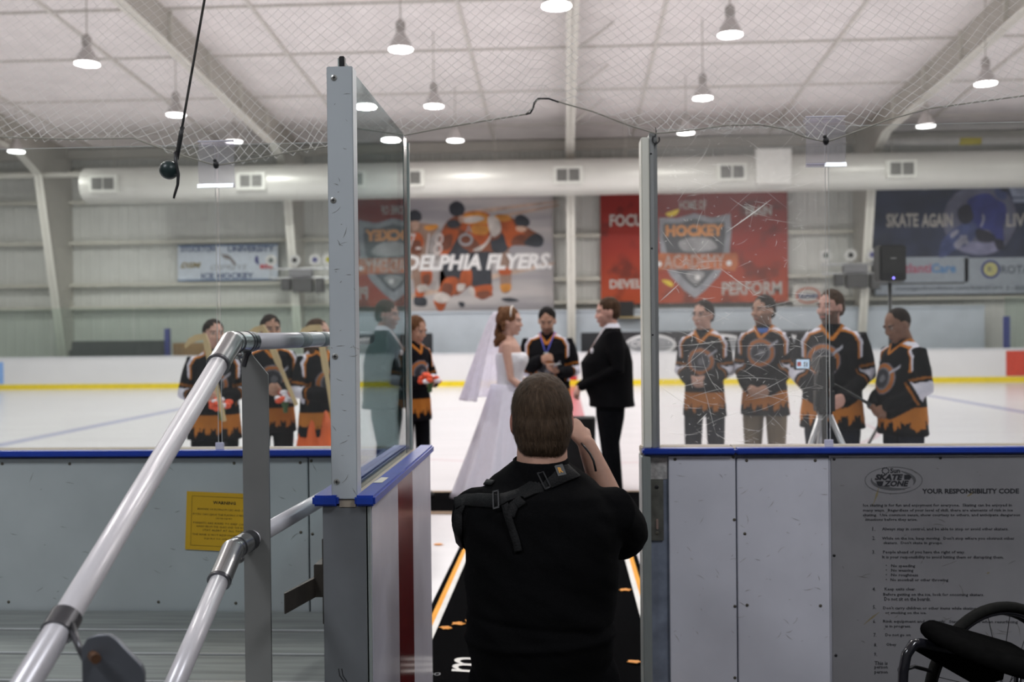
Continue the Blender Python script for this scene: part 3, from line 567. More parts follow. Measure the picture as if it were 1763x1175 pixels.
# ================================================================ NEAR BOARDS, GLASS, RAIL
BYN = 3.85
m_side = M('grey_steel_end', (.20, .21, .225), .42, .35, ns=5, na=.10)
m_chan = M('aluminium_channel', (.42, .46, .45), .4, .6, ns=30, na=.06, stretch=(8, 8, .5))
m_pl = M('panel_left', (.42, .46, .47), .42, ns=5, na=.05)
m_pr = M('panel_right', (.66, .66, .73), .42, ns=5, na=.05)
m_screw = M('dark_screw', (.10, .09, .07), .5, .3)
m_bolt = M('bright_screw', (.45, .45, .43), .35, .8)
def screw(parent, x, Y, z, r=.006, face=(0, -1, 0), mat=None, name='screw'):
    f = Vector(face); b = BM(); c = Vector((x, Y, z)); tube(b, [c, c+f*.0015, c+f*.003], [r, r, r*.55], 12); s = obj(name, b, mat or m_screw, parent, 'auto'); return s
def cap(parent, x0, x1, Y=BYN):
    b = BM(); box(b, x0, x1, Y-.03, Y+.028, 1.026, 1.050, .006); obj('cap_strip', b, m_blue, parent, 'auto')
    b = BM(); box(b, x0, x1, Y+.028, Y+.085, 1.015, 1.046); obj('glass_gasket', b, m_tan, parent)
    b = BM(); box(b, x0, x1, Y+.085, Y+.150, 1.020, 1.047, .004); obj('rear_ledge', b, m_tan, parent, 'auto')
# marks (scuffs) as slivers of their own on a face
def scuffs(parent, x0, x1, z0, z1, Y, n, col=(.30, .28, .25), seed=1, name='scuff_marks', wid=.0012, ln=.05):
    rr = random.Random(seed); b = BM()
    for _ in range(n):
        x, z = rr.uniform(x0, x1), rr.uniform(z0, z1); a = rr.uniform(-1.2, 1.2); l = ln*rr.uniform(.1, 1)**2+.004; k = rr.uniform(-2, 2); pr = None
        for j in range(6):
            q = Vector((x, Y, z)); ww = wid*(1-abs(j-2.5)/3.2)*rr.uniform(.6, 1.6); nn = Vector((-math.sin(a), 0, math.cos(a)))
            cur_ = (b.verts.new(q+nn*ww), b.verts.new(q-nn*ww))
            if pr: b.faces.new((pr[0], pr[1], cur_[1], cur_[0]))
            pr = cur_; x += math.cos(a)*l/5; z += math.sin(a)*l/5; a += k*.1
    o = obj(name, b, M('scuff_%02x' % int(col[0]*255), col, .7), parent); o['kind'] = 'stuff'; return o

# left run of boards
t = thing('rink_boards', (-1.6, BYN, 0), 'left run of near boards with pale panels and blue cap behind the handrail', 'rink boards')
xs = P(532, 900, BYN).x
b = BM(); box(b, -4.5, -.69, BYN+.012, BYN+.11, .0, 1.02); obj('frame', b, m_side, t)
b = BM(); box(b, -4.5, -2.42, BYN, BYN+.012, .0, 1.018, .002); obj('panel', b, m_pl, t)
b = BM(); box(b, -2.415, xs-.003, BYN, BYN+.012, .0, 1.018, .002); pl = obj('panel', b, m_pl, t)
b = BM(); box(b, xs+.003, -.685, BYN, BYN+.012, .0, 1.018, .002); obj('panel', b, m_pl, t)
cap(t, -4.5, -.70); BL = t
for px, py in ((4, 799), (120, 799), (403, 798), (517, 797), (536, 794), (15, 1037), (273, 1037), (406, 1039), (518, 917), (538, 920)):
    q = P(px, py, BYN); screw(t, q.x, BYN, q.z, .006)
scuffs(t, -2.4, -.75, .45, 1.0, BYN-.0006, 45, (.22, .23, .22), 3)
# right run of boards
t = thing('rink_boards', (1.0, BYN, 0), 'right run of near boards with white panels and latch plate beside the opening', 'rink boards')
b = BM(); box(b, .292, .326, BYN-.02, BYN+.13, 0, 1.02, .003); obj('end_channel', b, m_chan, t)
b = BM(); box(b, .326, 3.6, BYN+.012, BYN+.11, 0, 1.02); obj('frame', b, M('blue_grey_steel', (.22, .25, .32), .5, .2, ns=14, na=.25), t)
xa, xb, xc = P(1152, 900, BYN).x, P(1268, 900, BYN).x, P(1428, 900, BYN).x
b = BM(); box(b, xa, xb-.003, BYN-.004, BYN+.012, 0, 1.018, .002); obj('panel', b, m_pr, t)
b = BM(); box(b, xb+.003, xc-.002, BYN-.004, BYN+.012, 0, 1.010, .002); obj('panel', b, m_pr, t)
b = BM(); box(b, xc, 3.6, BYN, BYN+.012, 0, 1.018); obj('panel', b, m_pr, t)
cap(t, .295, P(1265, 770, BYN).x-.001); cap(t, P(1265, 770, BYN).x+.001, 3.6); BR = t
b = BM(); q0, q1 = P(1119, 826, BYN), P(1143, 932, BYN); box(b, q0.x, q1.x, BYN+.002, BYN+.012, q1.z, q0.z, .002); lp = obj('latch_plate', b, M('worn_bronze', (.17, .17, .15), .45, .6, ns=20, na=.3), t)
screw(lp, (q0.x+q1.x)/2, BYN+.002, q0.z-.03, .008, mat=m_black, name='bolt_hole'); screw(lp, (q0.x+q1.x)/2, BYN+.002, q1.z+.03, .007, mat=m_screw, name='bolt')
b = BM(); box(b, (q0.x+q1.x)/2-.004, (q0.x+q1.x)/2+.005, BYN-.004, BYN+.002, q1.z+.045, q1.z+.085, .002); obj('keeper', b, M('worn_copper', (.55, .40, .35), .35, .7), lp)
q0, q1 = P(1119, 789, BYN), P(1150, 826, BYN); b = BM(); box(b, q0.x, q1.x, BYN+.009, BYN+.012, q1.z, q0.z); obj('sticker', b, M('clear_sticker', (.45, .43, .42), .25, ns=60, na=.3), t)
for px, py in ((1162, 791), (1262, 787), (1285, 793), (1403, 793), (1264, 895), (1282, 919), (1265, 1044), (1286, 1042), (1412, 1043), (1265, 1167)):
    q = P(px, py, BYN); screw(t, q.x, BYN-.004, q.z, .006)
scuffs(t, xa+.01, xc-.01, .3, 1.0, BYN-.0050, 75, (.30, .27, .25), 5, ln=.035, wid=.0007)
# rules sign
t = thing('rules_sign', (xc+.4, BYN, .6), 'large grey sheet headed YOUR RESPONSIBILITY CODE fixed on the right boards', 'sign')
SY = BYN-.008
b = BM(); box(b, xc+.006, 2.06, SY, BYN-.0005, .0, 1.012, .001); obj('sheet', b, M('grey_acrylic_sheet', (.25, .245, .255), .38, ns=2.5, na=.16), t)
TY = SY-.0008
def tline(b, s, x0, x1, yb, h=5.6, **k):
    """one line of text from pixel x0 to x1, baseline at yb on the sign"""
    a, e = P(x0, yb, TY), P(x1, yb, TY); text_bm(b, s, (a.x+e.x)/2, (a.z+e.z)/2+h*.5*TY/F, (x1-x0)/F*TY, h*TY/F, TY, **k)
b = BM(); tline(b, 'YOUR RESPONSIBILITY CODE', 1591, 1751, 850.5, 8.6, bold=.035); obj('heading', b, M('black_ink', (.02, .02, .025), .6), t)
b = BM()
LN = [('Ice skating is for fun and enjoyment for everyone.  Skating can be enjoyed in', 1491, 1737, 875), ('many ways.  Regardless of your level of skill, there are elements of risk in ice', 1491, 1739, 883.3),
      ('skating.  Use common sense, show courtesy to others, and anticipate dangerous', 1491, 1751, 891.5), ('situations before they arise.', 1491, 1578, 899.3),
      ('1.', 1502, 1507, 915.3), ('Always stay in control, and be able to stop or avoid other skaters.', 1523, 1732, 916), ('2.', 1502, 1507, 931), ('While on the ice, keep moving.  Don\'t stop where you obstruct other', 1523, 1742, 932),
      ('skaters.  Don\'t skate in groups.', 1523, 1621, 939.5), ('3.', 1502, 1507, 955), ('People ahead of you have the right of way.', 1523, 1659, 955.8), ('It is your responsibility to avoid hitting them or disrupting them.', 1523, 1724, 964.5),
      ('No speeding', 1535, 1575, 979.5), ('No weaving', 1535, 1572, 987.3), ('No roughness', 1535, 1580, 995.3), ('No snowball or other throwing', 1535, 1631, 1003.8),
      ('4.', 1502, 1508, 1019), ('Keep exits clear.', 1524, 1576, 1019.5), ('Before getting on the ice, look for oncoming skaters.', 1524, 1691, 1029), ('Do not sit on the boards.', 1524, 1601, 1036),
      ('5.', 1503, 1508, 1050), ('Don\'t carry children or other items while skating.  No eating, drinking', 1525, 1745, 1052.5), ('or smoking on the ice.', 1525, 1594, 1060),
      ('6.', 1503, 1508, 1074.5), ('Rink equipment and staff only.  Stay off the ice when resurfacing', 1525, 1748, 1075.5), ('is in progress.', 1525, 1568, 1083.3), ('7.', 1504, 1509, 1098), ('Do not go on', 1525, 1567, 1098.5), ('8.', 1505, 1510, 1115), ('Obey', 1526, 1543, 1115), ('9.', 1505, 1510, 1131),
      ('This is', 1506, 1528, 1146.5), ('person', 1506, 1528, 1154.5), ('person', 1506, 1528, 1163)]
for s, x0, x1, yb in LN: tline(b, s, x0, x1, yb-.6, 6.6 if s[0].isupper() or s[0].isdigit() else 6.0, res=1, bold=.018)
for yy in (974, 982, 990, 998.5): q = P(1526, yy, TY); discbm(b, q.x, q.z, .0022, .0022, TY, 8)
obj('body_lettering', b, MATS['black_ink'], t)
b = BM(); q = P(1538.5, 827.5, TY); sx = TY/F
ringbm(b, q.x, q.z, 48*sx, 23*sx, 1.0*sx, TY); 
def arc(b, cx, cz, rx, rz, a0, a1, w0, w1, Y, n=24):
    pr = None
    for k in range(n+1):
        a = math.radians(a0+(a1-a0)*k/n); w_ = (w0+(w1-w0)*k/n)*math.sin(math.pi*(k+.4)/(n+.8)); c1_ = (b.verts.new((cx+rx*math.cos(a), Y, cz+rz*math.sin(a))), b.verts.new((cx+(rx-w_)*math.cos(a), Y, cz+(rz-w_)*math.sin(a))))
        if pr: b.faces.new((pr[0], c1_[0], c1_[1], pr[1]))
        pr = c1_
arc(b, q.x, q.z, 38*sx, 17*sx, 165, 320, 8*sx, 4*sx, TY); arc(b, q.x, q.z, 37*sx, 17*sx, -30, 75, 6*sx, 5*sx, TY)
obj('logo_ring', b, M('logo_grey', (.10, .10, .105), .6), t)
b = BM(); text_px(b, 'Sun', 1533, 1549, 806.5, 815, TY-.0006, bold=.02); q = P(1524.5, 811, TY)
for k in range(10):
    a = k*math.pi/5; cx, cz = q.x+5.5*sx*math.cos(a), q.z+5*sx*math.sin(a); discbm(b, cx, cz, 1.3*sx, 1.3*sx, TY-.0006, 6)
text_px(b, 'SKATE', 1507, 1554, 817, 827, TY-.0006, bold=.05, shear=.25); text_px(b, 'ZONE', 1522, 1564, 828, 838, TY-.0006, bold=.04, shear=.25)
q = P(1563, 822, TY); prism(b, [(-6, -4), (3, -4), (6, 0), (3, 4), (-6, 4)], lambda u, v: Vector((q.x+u*sx, TY-.0006, q.z+v*sx)), Vector((0, -.0002, 0)))
q2 = P(1515, 833, TY); prism(b, [(-6, 4), (6, 4), (4, -3), (0, -5), (-4, -3)], lambda u, v: Vector((q2.x+u*sx, TY-.0006, q2.z+v*sx)), Vector((0, -.0002, 0)))
obj('logo_lettering', b, MATS['black_ink'], t)
for px, py in ((1436, 791), (1619, 789), (1436, 957), (1439, 1129)):
    q = P(px, py, SY); screw(t, q.x, SY, q.z, .0055, mat=m_black)
scuffs(t, xc+.03, 2.0, .25, 1.0, SY-.0006, 60, (.14, .13, .12), 9, ln=.06, wid=.0010)
scuffs(t, xc+.03, 2.0, .25, 1.0, SY-.0007, 10, (.24, .20, .11), 10, ln=.08, wid=.0035, name='stain_marks')

# warning sign, slightly turned
q = P(386, 899, BYN); t = thing('warning_sign', (q.x, BYN-.003, q.z), 'yellow WARNING notice stuck slightly crooked on the left boards', 'sign')
ang = math.radians(-2.6); sw, sh = 135/F*BYN, 102/F*BYN
def wp(u, v): return Vector((q.x+u*math.cos(ang)-v*math.sin(ang)*1.0, BYN-.005, q.z+u*math.sin(ang)+v*math.cos(ang)))
b = BM(); prism(b, [(-sw/2, -sh/2), (sw/2, -sh/2), (sw/2, sh/2), (-sw/2, sh/2)], wp, Vector((0, .004, 0))); obj('sheet', b, M('yellow_sheet', (.62, .37, .012), .5, ns=3, na=.06), t)
b = BM()
def wt(s, cv, wd, hh, bold=.02): text_bm(b, s, 0, 0, wd*sw, hh*sh, 0, bold=bold, res=1, plane=lambda u, v: wp(u, v+cv*sh)+Vector((0, -.0006, 0)))
wt('WARNING', .33, .30, .055, .03)
for s, cv, wd in (('BEWARE OF FLYING PUCKS AND STICKS', .21, .70), ('PUCKS CAN LEAVE THE PLAYING SURFACE AND', .12, .82), ('CAUSE INJURY', .055, .22), ('PARENTS ARE ASKED TO KEEP CHILDREN', -.03, .80), ('AWAY FROM THE GLASS AND THE BOARDS', -.09, .72), ('STAY ALERT AT ALL TIMES', -.15, .55), ('THE RINK IS NOT RESPONSIBLE FOR ANY', -.23, .82), ('INJURY TO SPECTATORS', -.30, .5)): wt(s, cv, wd, .032, .0)
obj('lettering', b, M('olive_ink', (.06, .045, .01), .6), t)
b = BM()
for (u0, u1, v0, v1) in ((-.43, .43, .425, .43), (-.43, .43, -.425, -.42), (-.43, -.427, -.42, .43), (.427, .43, -.42, .43)): prism(b, [(u0*sw, v0*sh), (u1*sw, v0*sh), (u1*sw, v1*sh), (u0*sw, v1*sh)], lambda u, v: wp(u, v)+Vector((0, -.0008, 0)), Vector((0, .0003, 0)))
obj('border_line', b, MATS['olive_ink'], t)

# return wall with end plate, red mark, caps, latch
WX0, WX1, WY0 = -.680, -.545, 2.75
t = BW = thing('rink_boards', (-.61, 3.3, 0), 'short wall of boards with red stripe and grey end plate left of the opening', 'rink boards')
b = BM(); box(b, WX0, WX1-.012, WY0+.003, BYN+.11, 0, 1.02); obj('core', b, m_side, t)
b = BM(); box(b, WX0, WX1-.012, WY0, WY0+.004, 0, 1.018, .001); ep = obj('end_plate', b, m_side, t)
b = BM(); box(b, WX1-.012, WX1-.008, WY0-.001, WY0+.06, 0, 1.018); box(b, WX1-.013, WX1, WY0-.001, WY0+.012, 0, 1.018); obj('corner_trim', b, m_chan, t)
m_prw = M('return_panel', (.60, .58, .66), .22, ns=5, na=.06)
b = BM(); box(b, WX1-.010, WX1+.002, WY0+.012, 3.20, 0, 1.018); box(b, WX1-.010, WX1+.002, 3.505, BYN+.13, 0, 1.018); obj('side_panel', b, m_prw, t)
b = BM(); box(b, WX1-.010, WX1+.0025, 3.20, 3.505, 0, 1.018); obj('red_stripe', b, M('deep_red_plastic', (.17, .012, .014), .15, ns=10, na=.15), t)
for x0, x1 in ((-.705, -.632), (-.586, -.528)):
    b = BM(); prism(b, [(x0, WY0-.02), (x1, WY0-.02), (x1, BYN+.13), (x0 if x0 < -.6 else x0, BYN+.13 if x0 > -.6 else BYN-.04)] , lambda u, v: Vector((u, v, 1.022)), Vector((0, 0, .03)))
    bmesh.ops.bevel(b, geom=list(b.edges), offset=.006, segments=2, affect='EDGES'); obj('cap_strip', b, m_blue, t, 'auto')
b = BM(); box(b, -.632, -.586, WY0+.0, BYN+.1, 1.015, 1.038); obj('glass_gasket', b, m_tan, t)
b = BM(); q = G(657, 827, 1.053); prism(b, [(-.022, -.055), (.016, -.055), (.018, .05), (-.016, .055)], lambda u, v: Vector((q.x+u*.7, q.y+v, 1.0525)), Vector((0, 0, .0012))); obj('cap_sticker', b, M('cream_sticker', (.66, .63, .55), .5), t)
# latch on its outer side
b = BM(); lz = lambda py: P(545, py, WY0+.05).z
m_latch = M('bronze_steel', (.075, .065, .055), .45, .5, ns=20, na=.2)
box(b, WX0-.008, WX0, WY0+.02, WY0+.14, lz(1070), lz(925), .001); la = obj('latch', b, m_latch, t)
b = BM(); box(b, WX0-.035, WX0-.008, WY0+.03, WY0+.12, lz(1026), lz(970), .002); obj('latch_keeper', b, m_latch, la)
b = BM(); prism(b, [(-.030, .06), (-.075, -.16), (-.070, -.17), (-.020, .05)], lambda u, v: Vector((WX0+u, WY0+.03+v, lz(1026))), Vector((0, 0, .055))); obj('latch_bar', b, m_latch, la)
b = BM()
for dx in (0, .009): tube(b, [P(583+dx*600, 1152, WY0-.0005), P(585+dx*600, 1164, WY0-.0005), P(592+dx*600, 1174, WY0-.0005)], .0011, 5)
obj('pen_marks', b, m_black, t)
# grey end post of the glass
t = BW
b = BM(); box(b, -.653, -.580, WY0-.005, WY0+.05, 1.040, 2.246, .002); t = obj('glass_post', b, M('grey_painted_post', (.52, .56, .59), .38, .1, ns=3, na=.04), BW, 'auto')
for px, py in ((575, 134), (574, 345), (577, 614), (580, 830)):
    q = P(px, py, WY0-.005); s = screw(t, q.x, WY0-.005, q.z, .0085, mat=m_bolt)
    b = BM(); box(b, q.x-.0045, q.x+.0045, WY0-.0092, WY0-.008, q.z-.001, q.z+.001); box(b, q.x-.001, q.x+.001, WY0-.0092, WY0-.008, q.z-.0045, q.z+.0045); obj('cross_slot', b, m_black, t)
scuffs(t, -.65, -.583, 1.05, 2.2, WY0-.0055, 34, (.16, .15, .13), 12, ln=.03, wid=.0006)
# side pane
m_gs = Mglass('side_glass', (.58, .66, .67), haze=.005); m_edge = M('glass_edge', (.16, .24, .22), .2, ns=4, na=.1)
def pane(name, x0, x1, y0, y1, z0, z1, gm, label, em=None, parent=None):
    b = BM(); box(b, x0, x1, y0, y1, z0, z1); b.faces.ensure_lookup_table()
    for f in b.faces:
        n = f.normal; big = abs(n.x) > .9 if (x1-x0) < (y1-y0) else abs(n.y) > .9
        f.material_index = 0 if big else 1
    o = obj(name, b, [gm, em or m_edge], parent); o['label'] = label
    if (x1-x0) > (y1-y0):
        b = BM(); e = .0022
        for q in ((x0, x0+e, z0, z1), (x1-e, x1, z0, z1), (x0, x1, z1-e, z1)): box(b, q[0], q[1], y0-.0006, y0-.0001, q[2], q[3])
        obj('polished_edge', b, em or m_edge, o)
    return o
gp = pane('glass_pane', -.622, -.610, WY0-.0, BYN+.06, 1.039, 2.27, m_gs, 'side glass pane seen edge-on with reflections', parent=BW)
b = BM(); box(b, -.618, -.603, WY0-.004, WY0+.02, 2.246, 2.275, .002); obj('rubber_block', b, m_black, gp)
# clear far end strip
b = BM(); box(b, -.6097, -.6085, BYN-.05, BYN+.03, 1.04, 2.262); obj('edge_band', b, M('dark_green_edge', (.03, .06, .06), .2), gp)
b = BM(); box(b, -.628, -.604, BYN+.061, BYN+.073, 1.04, 2.255); obj('end_trim', b, M('pale_edge_trim', (.38, .42, .40), .3, ns=4), gp)
# left panes and right panes
m_gl = Mglass('clear_glass_left', (.94, .965, .96), haze=.005); m_gr = Mglass('scratched_glass', (.96, .965, .96), haze=.04); m_gr2 = Mglass('clear_glass_right', (.94, .955, .95), haze=.006)
GY = BYN+.052
xl = P(376, 500, GY).x; xr = P(1424.5, 500, GY).x
m_ec = M('clear_edge', (.55, .57, .55), .3)
pane('glass_pane', -4.5, xl-.006, GY, GY+.012, 1.042, 2.262, m_gl, 'outer clear glass pane', m_ec, BL)
pane('glass_pane', xl+.006, -.634, GY, GY+.012, 1.042, 2.262, m_gl, 'inner clear glass pane', m_ec, BL)
gr = pane('glass_pane', .366, xr-.004, GY, GY+.012, 1.042, 2.285, m_gr, 'badly scratched glass pane', m_ec, BR)
pane('glass_pane', xr+.006, 3.6, GY, GY+.012, 1.042, 2.285, m_gr2, 'outer clearer glass pane', m_ec, BR)
# scratches on the scratched pane
rr = random.Random(21); b = BM()
def scratch(x, z, a, l, w_, k=0.0):
    pr = None; n = 8
    for j in range(n+1):
        nn = Vector((-math.sin(a), 0, math.cos(a))); ww = w_*math.sin(math.pi*(j+.3)/(n+.6)); q = Vector((x, GY-.0008, z)); c1_ = (b.verts.new(q+nn*ww), b.verts.new(q-nn*ww))
        if pr: b.faces.new((pr[0], pr[1], c1_[1], c1_[0]))
        pr = c1_; x += math.cos(a)*l/n; z += math.sin(a)*l/n; a += k/n
        if not (.37 < x < xr-.006 and 1.05 < z < 2.28): break
for _ in range(330):
    z = 1.05+1.2*rr.random()**1.25; scratch(rr.uniform(.37, xr-.05), z, rr.choice((rr.gauss(.1, .35), rr.gauss(-.3, .4), rr.uniform(-1.5, 1.5))), .012+.22*rr.random()**4, rr.uniform(.00025, .0007), rr.gauss(0, .5))
for _ in range(110): scratch(rr.uniform(.37, xr-.02), rr.uniform(1.06, 2.25), rr.uniform(0, 3), .004+.012*rr.random(), rr.uniform(.0004, .0010), rr.gauss(0, 1))
for (x0, y0, x1, y1, w_) in ((1282, 688, 1360, 650, .0008), (1282, 690, 1405, 668, .0007), (1135, 598, 1262, 590, .0006), (1240, 597, 1370, 595, .0005), (1135, 665, 1190, 705, .0008), (1200, 730, 1218, 712, .0014), (1135, 520, 1170, 490, .0016), (1250, 400, 1330, 345, .0022), (1240, 462, 1290, 500, .0012), (1134, 462, 1210, 478, .0006)):
    p0, p1 = P(x0, y0, GY), P(x1, y1, GY); d = p1-p0; scratch(p0.x, p0.z, math.atan2(d.z, d.x), d.length, w_, .06)
so = obj('scratch_marks', b, Mveil('scratch_white', (.9, .9, .88), .8), gr); so['kind'] = 'stuff'
# right glass post
t = BR
b = BM(); box(b, .301, .332, BYN-.01, BYN+.10, 1.050, 2.244, .004); ce = obj('rubber_edge', b, M('cream_rubber', (.80, .79, .70), .5, ns=3), BR, 'auto')
b = BM(); box(b, .333, .352, BYN+.0, BYN+.09, 1.050, 2.262, .002); box(b, .352, .3655, BYN+.02, BYN+.08, 1.05, 2.262, .002); t = obj('glass_post', b, M('post_grey', (.36, .37, .37), .4, .4, ns=30, stretch=(8, 8, .4)), BR, 'auto')
for py in (265, 428, 577): q = P(1120, py, BYN); screw(t, .340, BYN, q.z, .0035, mat=m_black)
b = BM()
q = P(1129.5, 240, BYN-.005)
tube(b, [(q.x+.013*math.cos(a), q.y, q.z+.016*math.sin(a)) for a in [math.radians(d) for d in range(130, 410, 20)]], .0028, 8); tube(b, [(q.x-.004, q.y, q.z+.008), (q.x+.001, q.y, q.z+.03), (q.x-.002, q.y-.002, q.z+.045)], .0022, 8)
tube(b, [(q.x, q.y, q.z-.012), (q.x, q.y+.02, q.z-.016)], .003, 8); obj('hook', b, m_black, t, True)
# clear acrylic clips over the pane seams
m_clip = Mglass('clear_acrylic', (.90, .89, .93), haze=.11)
def clip(px, x0, x1, y0, y1, label):
    a, c = P(x0, y0, GY-.02), P(x1, y1, GY-.02); t = thing('acrylic_cover', ((a.x+c.x)/2, GY-.02, c.z), label, 'clear cover', 'clear covers over the pane seams')
    b = BM(); n = 14; pr = []
    for k in range(n+1):
        s = k/n; z = a.z-(a.z-c.z)*s; y = GY-.012-.012*math.sin(math.pi*s)
        if k == 0: pr += [(GY+.03, z-.01), (GY+.028, z), (GY+.005, z+.004)]
        pr.append((y, z))
    pr += [(GY-.035, c.z-.002), (GY-.03, c.z+.012)]
    fr = [[b.verts.new((x, y, z)) for (y, z) in pr] for x in (a.x, a.x*.5+c.x*.5, c.x)]
    for u in (0, 1):
        for i in range(len(pr)-1): b.faces.new((fr[u][i], fr[u][i+1], fr[u+1][i+1], fr[u+1][i]))
    o = obj('sheet', b, m_clip, t); md = o.modifiers.new('s', 'SOLIDIFY'); md.thickness = .003
    b = BM()
    for z in (a.z+.002, c.z+.008): tube(b, [(a.x, GY-.022, z), (c.x, GY-.022, z)], .0035, 8)
    obj('edge_bead', b, M('violet_clear_edge', (.70, .68, .77), .45), t, True)
clip(374, 341, 404, 245, 322, 'clear plastic cover hooked over the left pane seam below the net')
clip(1421, 1387, 1456, 203, 286, 'clear plastic cover hooked over the right pane seam below the net')
for px, lab in ((378, 'small clear foot bracket at the base of the left pane seam'), (1427, 'small clear foot bracket at the base of the right pane seam')):
    q = P(px, 758, GY-.01); b = BM(); box(b, q.x-.017, q.x+.017, GY-.012, GY-.004, 1.043, 1.075, .002); obj('pane_bracket', b, M('violet_clear_edge'), BL if px < 800 else BR)

# ---------------------------------------------------------------- netting
hem_px = [(-560, 175), (-300, 215), (-120, 232), (0, 236), (120, 240), (230, 238), (262, 250), (320, 270), (372, 285), (430, 276), (500, 262), (565, 252), (640, 246), (697, 233), (760, 221), (830, 209), (905, 197), (917, 186), (925, 171), (945, 170), (970, 178), (1020, 192), (1080, 215), (1128, 230),
          (1180, 226), (1250, 216), (1310, 215), (1350, 222), (1385, 236), (1422, 245), (1460, 232), (1530, 206), (1600, 187), (1680, 176), (1763, 165), (1900, 150), (2100, 135), (2300, 130)]
hem = [P(x, y, BYN-.012) for x, y in hem_px]
hx = np.array([p.x for p in hem]); hz = np.array([p.z for p in hem])
t = thing('safety_net', (0, BYN, 2.3), 'white diamond mesh safety netting sweeping up from the glass to the roof', 'net')
NL = 5.6
def netp(u, s):
    """u along the rope, s metres up the sheet"""
    z0 = float(np.interp(u, hx, hz)); e = math.exp(-s/.5)
    y = BYN-.012+s*.42; z = z0*e+2.235*(1-e)+s*.905
    wx = .016*math.sin(9*s+4*u)*math.exp(-s/1.2)+.010*math.sin(23*u+6*s)*math.exp(-s/.8)+.006*math.sin(41*u-13*s)*math.exp(-s/.5)
    return Vector((u+wx, y+.02*math.sin(3*u+s), z+.012*math.sin(7*u+2*s)*math.exp(-s)))
b = BM(); CELL = .050; ULO, UHI = hx[0], hx[-1]
def strand(u0, sg):
    pr = None; ds = .11; s = 0.0; first = True
    u = u0
    while s <= NL and ULO <= u <= UHI:
        p = netp(u, s); r = .00066+.00062*math.exp(-s/.3)
        ring_ = [b.verts.new(p+Vector((math.cos(a)*r, 0, math.sin(a)*r))) for a in (0, 2.094, 4.189)]
        if pr:
            for i in range(3): b.faces.new((pr[i], ring_[i], ring_[(i+1) % 3], pr[(i+1) % 3]))
        pr = ring_; st = ds if s > .5 else .055; s += st; u += sg*st*.95
k = ULO
while k < UHI: strand(k, 1); strand(k, -1); k += CELL
kk = CELL
while kk < NL:   # strands that start at the side edges
    kk += CELL
obj('mesh', b, M('net_white', (.80, .79, .76), .6), t)
b = BM(); tube(b, [hem[i] for i in range(len(hem))], .0028, 6); obj('hem_rope', b, M('hem_rope_grey', (.32, .31, .26), .6), t, True)
b = BM(); tube(b, [P(x, y, BYN-.012) for x, y in ((905, 197), (913, 195), (918, 186), (920, 176), (926, 170), (945, 170), (962, 176))], .0036, 6); obj('wire_kink', b, m_black, t, True)
for px, py in ((372, 284), (1422, 243)):
    q = P(px, py, BYN-.02); b = BM(); ell(b, q, (.012, .012, .016), 10, 8); ell(b, q+Vector((-.004, 0, .016)), (.008, .008, .008), 8, 6); obj('knot', b, m_black, t, True)
b = BM(); rr = random.Random(4)
for c0 in [rr.choice([1040, 1250, 660, 1300, 250, 900])+rr.gauss(0, 35) for _ in range(46)]:
    py = float(np.interp(c0, [x for x, _ in hem_px], [y for _, y in hem_px])); p = P(c0, py-3, BYN-.014); a = rr.uniform(0, 6.28); pts = [p]
    for j in range(7): pts.append(pts[-1]+Vector((math.cos(a)*.016, rr.gauss(0, .003), math.sin(a)*.010))); a += rr.gauss(0, .7)
    tube(b, pts, .0008, 4)
o = obj('loose_threads', b, MATS['net_white'], t); o['kind'] = 'stuff'
b = BM(); tube(b, [netp(ULO+.02, NL), netp(0, NL)+Vector((0, 0, .05)), netp(UHI-.02, NL)], .006, 6); obj('head_rope', b, MATS['hem_rope_grey'], t)
b = BM()
for u in (-3, -1, 1, 3):
    q = netp(u, NL); tube(b, [q, Vector((q.x, q.y, roof(q.y)+.02))], .004, 6)
obj('hanging_line', b, MATS['hem_rope_grey'], t)

# hanging pull cord with ball
CY = 3.2; p0, p1 = P(313, 222, CY), P(352, 0, CY); d = (p1-p0); kk = (roof(CY)+.02-p0.z)/d.z; top = p0+d*kk
t = thing('hanging_cord', (p0.x, CY, p0.z), 'dark elastic cord with taped end and round green-black ball hanging at upper left', 'cord')
b = BM(); tube(b, [p0, top], .0042, 10); obj('cord', b, M('dark_twist_cord', (.10, .095, .09), .3, .3, ns=120, na=.6, stretch=(1, 1, .3)), t, True)
b = BM(); pts = [P(x, y, CY-.003) for x, y in ((314, 218), (311, 235), (307, 258), (304, 275))]; tube(b, pts, [.0075, .0078, .0072, .0065], 12); obj('tape_wrap', b, m_black, t, True)
b = BM()
for k in range(7): q = P(314-k*1.4, 222+k*6.2, CY-.003); tube(b, [q+Vector((-.008, 0, -.004)), q+Vector((.008, 0, .003))], .0018, 6)
obj('wrap_ridges', b, M('glossy_black', (.02, .02, .02), .25), t, True)
q = P(291, 293, CY); b = BM(); ell(b, q, (.031, .031, .031), 28, 18); obj('ball', b, M('green_black_ball', (.018, .035, .035), .35), t, True)
b = BM(); pts = [P(x, y, CY-.01) for x, y in ((302, 262), (303, 283), (307, 300), (306, 318), (301, 334), (299, 342))]; tube(b, pts, [.006, .0065, .0055, .005, .0045, .0035], 10, flat=.5); obj('strap_tail', b, m_black, t, True)

